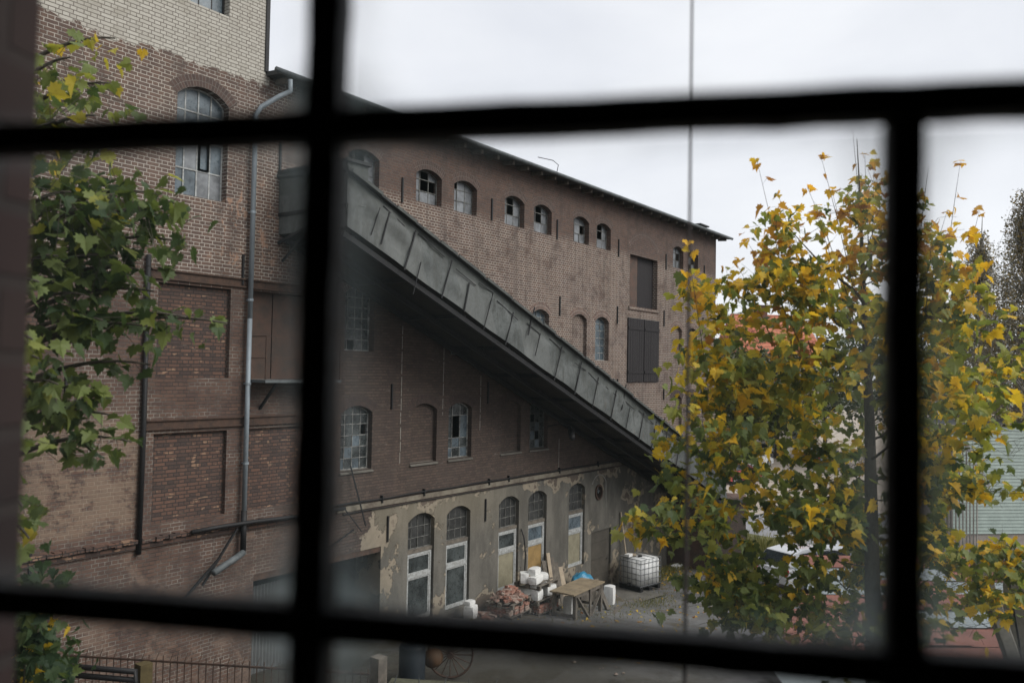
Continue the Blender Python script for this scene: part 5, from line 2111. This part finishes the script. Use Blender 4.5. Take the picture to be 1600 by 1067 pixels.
# cartwheel, barrel, orange drum behind the coping
def ring(cx, cy, cz, r, mr, ax, n=28):
    pts = []
    for i in range(n + 1):
        a = 2 * PI * i / n
        pts.append(Vector((cx, cy, cz)) + (ax * math.cos(a) + Vector((0, 0, 1)) * math.sin(a)) * r)
    return pts


zgw = zg(14.3)
wc = Vector((14.45, 12.0, zgw + .55))
wh = empty('spoked_wheel', (14.45, 12.0, zgw), 'rusty spoked cart wheel standing behind the mossy coping', 'wheel')
ax = R0.copy()
m = MB()
m.tube(ring(*wc, .5, .02, ax), .025, 6)
put('rim', m, MAT['rust_iron'], wh)
for i in range(16):
    a = 2 * PI * i / 16
    e = wc + (ax * math.cos(a) + Vector((0, 0, 1)) * math.sin(a)) * .49
    m = MB()
    m.tube([wc, e], .012, 5)
    put('spoke', m, MAT['rust_iron'], wh)
m = MB()
hn_ = Vector((FW.x, FW.y, 0)) * .1
m.tube([wc - hn_, wc + hn_], .07, 10)
put('hub', m, MAT['rust_iron'], wh)
m = MB()
zc_ = zg(15.6)
m.tube([(13.75, 12.5, zc_), (13.75, 12.5, zc_ + .1), (13.75, 12.5, zc_ + .8), (13.75, 12.5, zc_ + .85)], [.27, .29, .29, .27], 16)
tag(put('barrel', m, plain('dark_barrel', (.018, .024, .03), .5, .3, 5), loc=(13.75, 12.5, zc_), smooth=True), 'dark blue barrel in the shade behind the coping', 'barrel')
m = MB()
m.tube([(14.0, 12.15, zc_ + .55), (14.22, 12.25, zc_ + .5)], .2, 16)
tag(put('gas_drum', m, plain('orange_drum', (.085, .045, .02), .6, .3, 5), loc=(14.05, 12.1, zc_), smooth=True), 'small orange drum lying between barrel and wheel', 'drum')

# ------------------------------------------------------------------ our own building and its barred window
PW = Vector((.45545877, .08644783, 8.0))     # on the window plane, under the right hand bar
own = empty('own_building', (PW.x, PW.y, 0), 'dark interior and brick outer wall of the building around the barred window', 'building')


def W(u_, o_, z_):
    """window space: u along the wall, o outward from the bars, z from eye level"""
    return PW + hW * u_ + nW * o_ + Vector((0, 0, z_))


def wbox(m, u0, u1, o0, o1, z0, z1):
    vs_ = [W(a, b, c) for c in (z0, z1) for a, b in ((u0, o0), (u1, o0), (u1, o1), (u0, o1))]
    m.add(vs_, [(0, 3, 2, 1), (4, 5, 6, 7), (0, 1, 5, 4), (1, 2, 6, 5), (2, 3, 7, 6), (3, 0, 4, 7)])
    return m


U0_, U1_, Z0_, Z1_ = -.762, .70, -.80, .95
m = MB()
wbox(m, -18, U0_, -.12, .30, -8.3, 5)
wbox(m, U1_, 16, -.12, .30, -8.3, 5)
wbox(m, U0_, U1_, -.12, .30, -8.3, Z0_)
wbox(m, U0_, U1_, -.12, .30, Z1_, 5)
g = G('reveal_brick')
P = g.pos()
x, y, z = g.xyz(P)
nv = g.vec(g.add(g.mul(x, .43), g.mul(y, -.9)), z, 0.)
c, f = brick_tex(g, g.vec(g.add(g.add(g.mul(x, 1.33), g.mul(y, -.47)), 0.), z, 0.), (.075, .046, .042), (.05, .034, .032), (.07, .055, .05), .008)
c = g.mix(g.ramp(g.noise(P, 5., 4), .4, .7, 0, .4), c, (.1, .07, .06))
put('wall', m, g.end(g.bsdf(c, .9, g.bump(g.sub(1., f), .01, .8))), own)
m = MB()
for a, b_, c_, d_ in ((-18, U0_ - .05, -8.3, 5), (U1_ + .05, 16, -8.3, 5), (U0_ - .05, U1_ + .05, -8.3, Z0_ - .05), (U0_ - .05, U1_ + .05, Z1_ + .05, 5)):
    wbox(m, a, b_, .30, .32, c_, d_)
put('bounce_skin', m, plain('pale_bounce_skin', (.55, .53, .48), .9, .2, 2, bump=.3), own)  # unseen pale skin added to bounce light onto the yard and tree
m = MB()
# room behind the window
a0, a1, b0_, z0r, z1r = -3.2, 3.2, -5.0, -1.75, 2.2
wbox(m, a0 - .1, a0, b0_, -.13, z0r, z1r)
wbox(m, a1, a1 + .1, b0_, -.13, z0r, z1r)
wbox(m, a0, a1, b0_ - .1, b0_, z0r, z1r)
MAT['room'] = plain('grey_room_plaster', (.32, .32, .31), .95, .3, 2)
put('room_wall', m, MAT['room'], own)
m = MB()
wbox(m, a0 - .1, a1 + .1, b0_ - .1, -.125, z0r - .1, z0r)
put('room_floor', m, MAT['room'], own)
m = MB()
wbox(m, a0 - .1, a1 + .1, b0_ - .1, -.125, z1r, z1r + .1)
put('room_ceiling', m, MAT['room'], own)

wf = empty('barred_window', W(0, 0, Z0_), 'near black iron glazing bars of the old window, out of focus', 'window')


def bar(u0, z0, u1, z1, wdt, name, lean=0.):
    """T section bar, slightly uneven from old paint"""
    a, b_ = W(u0, 0, z0), W(u1, 0, z1)
    n = max(8, int((b_ - a).length / .02))
    dv_ = (b_ - a).normalized()
    side = dv_.cross(nW).normalized()
    m = MB()
    for i in range(n + 1):
        t = i / n
        p = a.lerp(b_, t)
        j1 = wdt / 2 * (1 + .10 * noise.noise(p * 55) + .05 * noise.noise(p * 160))
        j2 = wdt / 2 * (1 + .13 * noise.noise(p * 60 + Vector((9, 0, 0))) + .05 * noise.noise(p * 170))
        for s_, o_ in ((j1, -.012), (-j2, -.012), (-j2, .004), (j1, .004)):
            m.v.append(tuple(p + side * s_ + nW * o_))
    for i in range(n):
        for q in range(4):
            a_, b2 = i * 4 + q, i * 4 + (q + 1) % 4
            m.f.append((a_, b2, b2 + 4, a_ + 4))
    m.f.append((0, 1, 2, 3))
    m.f.append((n * 4, n * 4 + 3, n * 4 + 2, n * 4 + 1))
    return put(name, m, MAT['bar_iron'], wf)


ZA, ZB = .1365, -.1430
BWd = .0178
bar(U0_, ZA - .002, U1_, ZA + .003, BWd, 'horizontal_bar')
bar(U0_, ZB, U1_, ZB, BWd, 'horizontal_bar')
bar(U0_, .43, U1_, .43, BWd, 'horizontal_bar')
bar(U0_, -.43, U1_, -.43, BWd, 'horizontal_bar')
bar(-.3140, Z0_, -.3065, Z1_, .0202, 'vertical_bar')
bar(0, Z0_, -.001, ZA - BWd / 2, .0176, 'vertical_bar')
bar(.31, Z0_, .31, Z1_, .0195, 'vertical_bar')
bar(-.62, Z0_, -.62, ZB - .01, .0195, 'vertical_bar')
m = MB()
wbox(m, U0_, U0_ + .012, -.02, .02, Z0_, Z1_)
wbox(m, U1_ - .03, U1_, -.02, .02, Z0_, Z1_)
wbox(m, U0_ + .012, U1_ - .03, -.02, .02, Z0_, Z0_ + .03)
wbox(m, U0_ + .012, U1_ - .03, -.02, .02, Z1_ - .03, Z1_)
put('outer_frame', m, MAT['bar_iron'], wf)


def pane_mat():
    g = G('dusty_window_pane')
    uv = g.n('UVMap').outputs[0]                       # metres from the left/bottom edge
    uw = g.n('UVMap', dict(uv_map='rest')).outputs[0]  # metres from the right/top edge
    a, b_, _ = g.xyz(uv)
    c_, d_, _ = g.xyz(uw)
    P = g.pos()
    n_ = g.noise(P, 9., 5, .6, .5)
    n2 = g.noise(P, 60., 4, .6)
    ex = g.mn(a, c_)
    ez = g.mn(b_, d_)
    # dirt collects along the putty, thicker in the corners
    e1 = g.math('POWER', g.ramp(ex, .0, .034, 1., 0.), 1.6)
    e2 = g.math('POWER', g.ramp(ez, .0, .022, 1., 0.), 1.6)
    cn = g.math('SQRT', g.add(g.mul(ex, ex), g.mul(ez, ez)))
    e3 = g.ramp(cn, .010, .046, 1., 0.)
    dirt = g.add(g.add(g.mul(e1, .24), g.mul(e2, .20)), g.mul(e3, .30))
    dirt = g.mul(dirt, g.ramp(n_, .3, .7, .55, 1.25))
    dirt = g.add(dirt, g.ramp(n_, .35, .8, .036, .080))
    dirt = g.mn(dirt, .75)
    dfs = g.n('BsdfDiffuse', None, Color=(.30, .37, .38)).outputs[0]
    trn = g.n('BsdfTranslucent', None, Color=(.40, .47, .47)).outputs[0]
    mud = g.n('MixShader', None, i0=.62, i1=dfs, i2=trn).outputs[0]
    tr = g.n('BsdfTransparent', None, Color=(.985, .99, .99)).outputs[0]
    return g.end(g.n('MixShader', None, i0=dirt, i1=tr, i2=mud).outputs[0])


MAT['pane'] = pane_mat()


def pane(u0, u1, z0, z1):
    me = bpy.data.meshes.new('pane')
    V = [W(u0, .006, z0), W(u1, .006, z0), W(u1, .006, z1), W(u0, .006, z1)]
    me.from_pydata([tuple(p) for p in V], [], [(0, 1, 2, 3)])
    w_, h_ = u1 - u0, z1 - z0
    l1 = me.uv_layers.new(name='UVMap')
    l2 = me.uv_layers.new(name='rest')
    for q, (a, b_) in zip(range(4), ((0, 0), (w_, 0), (w_, h_), (0, h_))):
        l1.data[q].uv = (a, b_)
        l2.data[q].uv = (w_ - a, h_ - b_)
    me.materials.append(MAT['pane'])
    put('pane', me, None, wf)


hb_ = BWd / 2
for u0, u1 in ((U0_, -.310 - .0105), (-.310 + .0105, .31 - hb_), (.31 + hb_, U1_)):
    for z0, z1 in ((ZA + hb_, .43 - hb_), (.43 + hb_, Z1_)):
        pane(u0, u1, z0, z1)
for z0, z1 in ((ZB + hb_, ZA - hb_), (-.43 + hb_, ZB - hb_), (Z0_, -.43 - hb_)):
    for u0, u1 in ((U0_, -.311 - .0105), (-.311 + .0105, -hb_), (hb_, .31 - hb_), (.31 + hb_, U1_)):
        pane(u0, u1, z0, z1)

# thin rod hanging outside the window
p0, p1, p2_ = at(1082, -60, 1.6), at(1077, 400, 1.55), at(1069, 1120, 1.5)
m = MB()
m.tube([p0 + (p0 - p1), p0, p1, p2_, p2_ + (p2_ - p1)], [.0022, .0022, .0028, .0045, .0046], 8)
tag(put('hanging_cable', m, plain('old_cable', (.12, .10, .10), .8, .3, 8), loc=p1, smooth=True), 'thin dark cable hanging down just outside the window', 'cable')
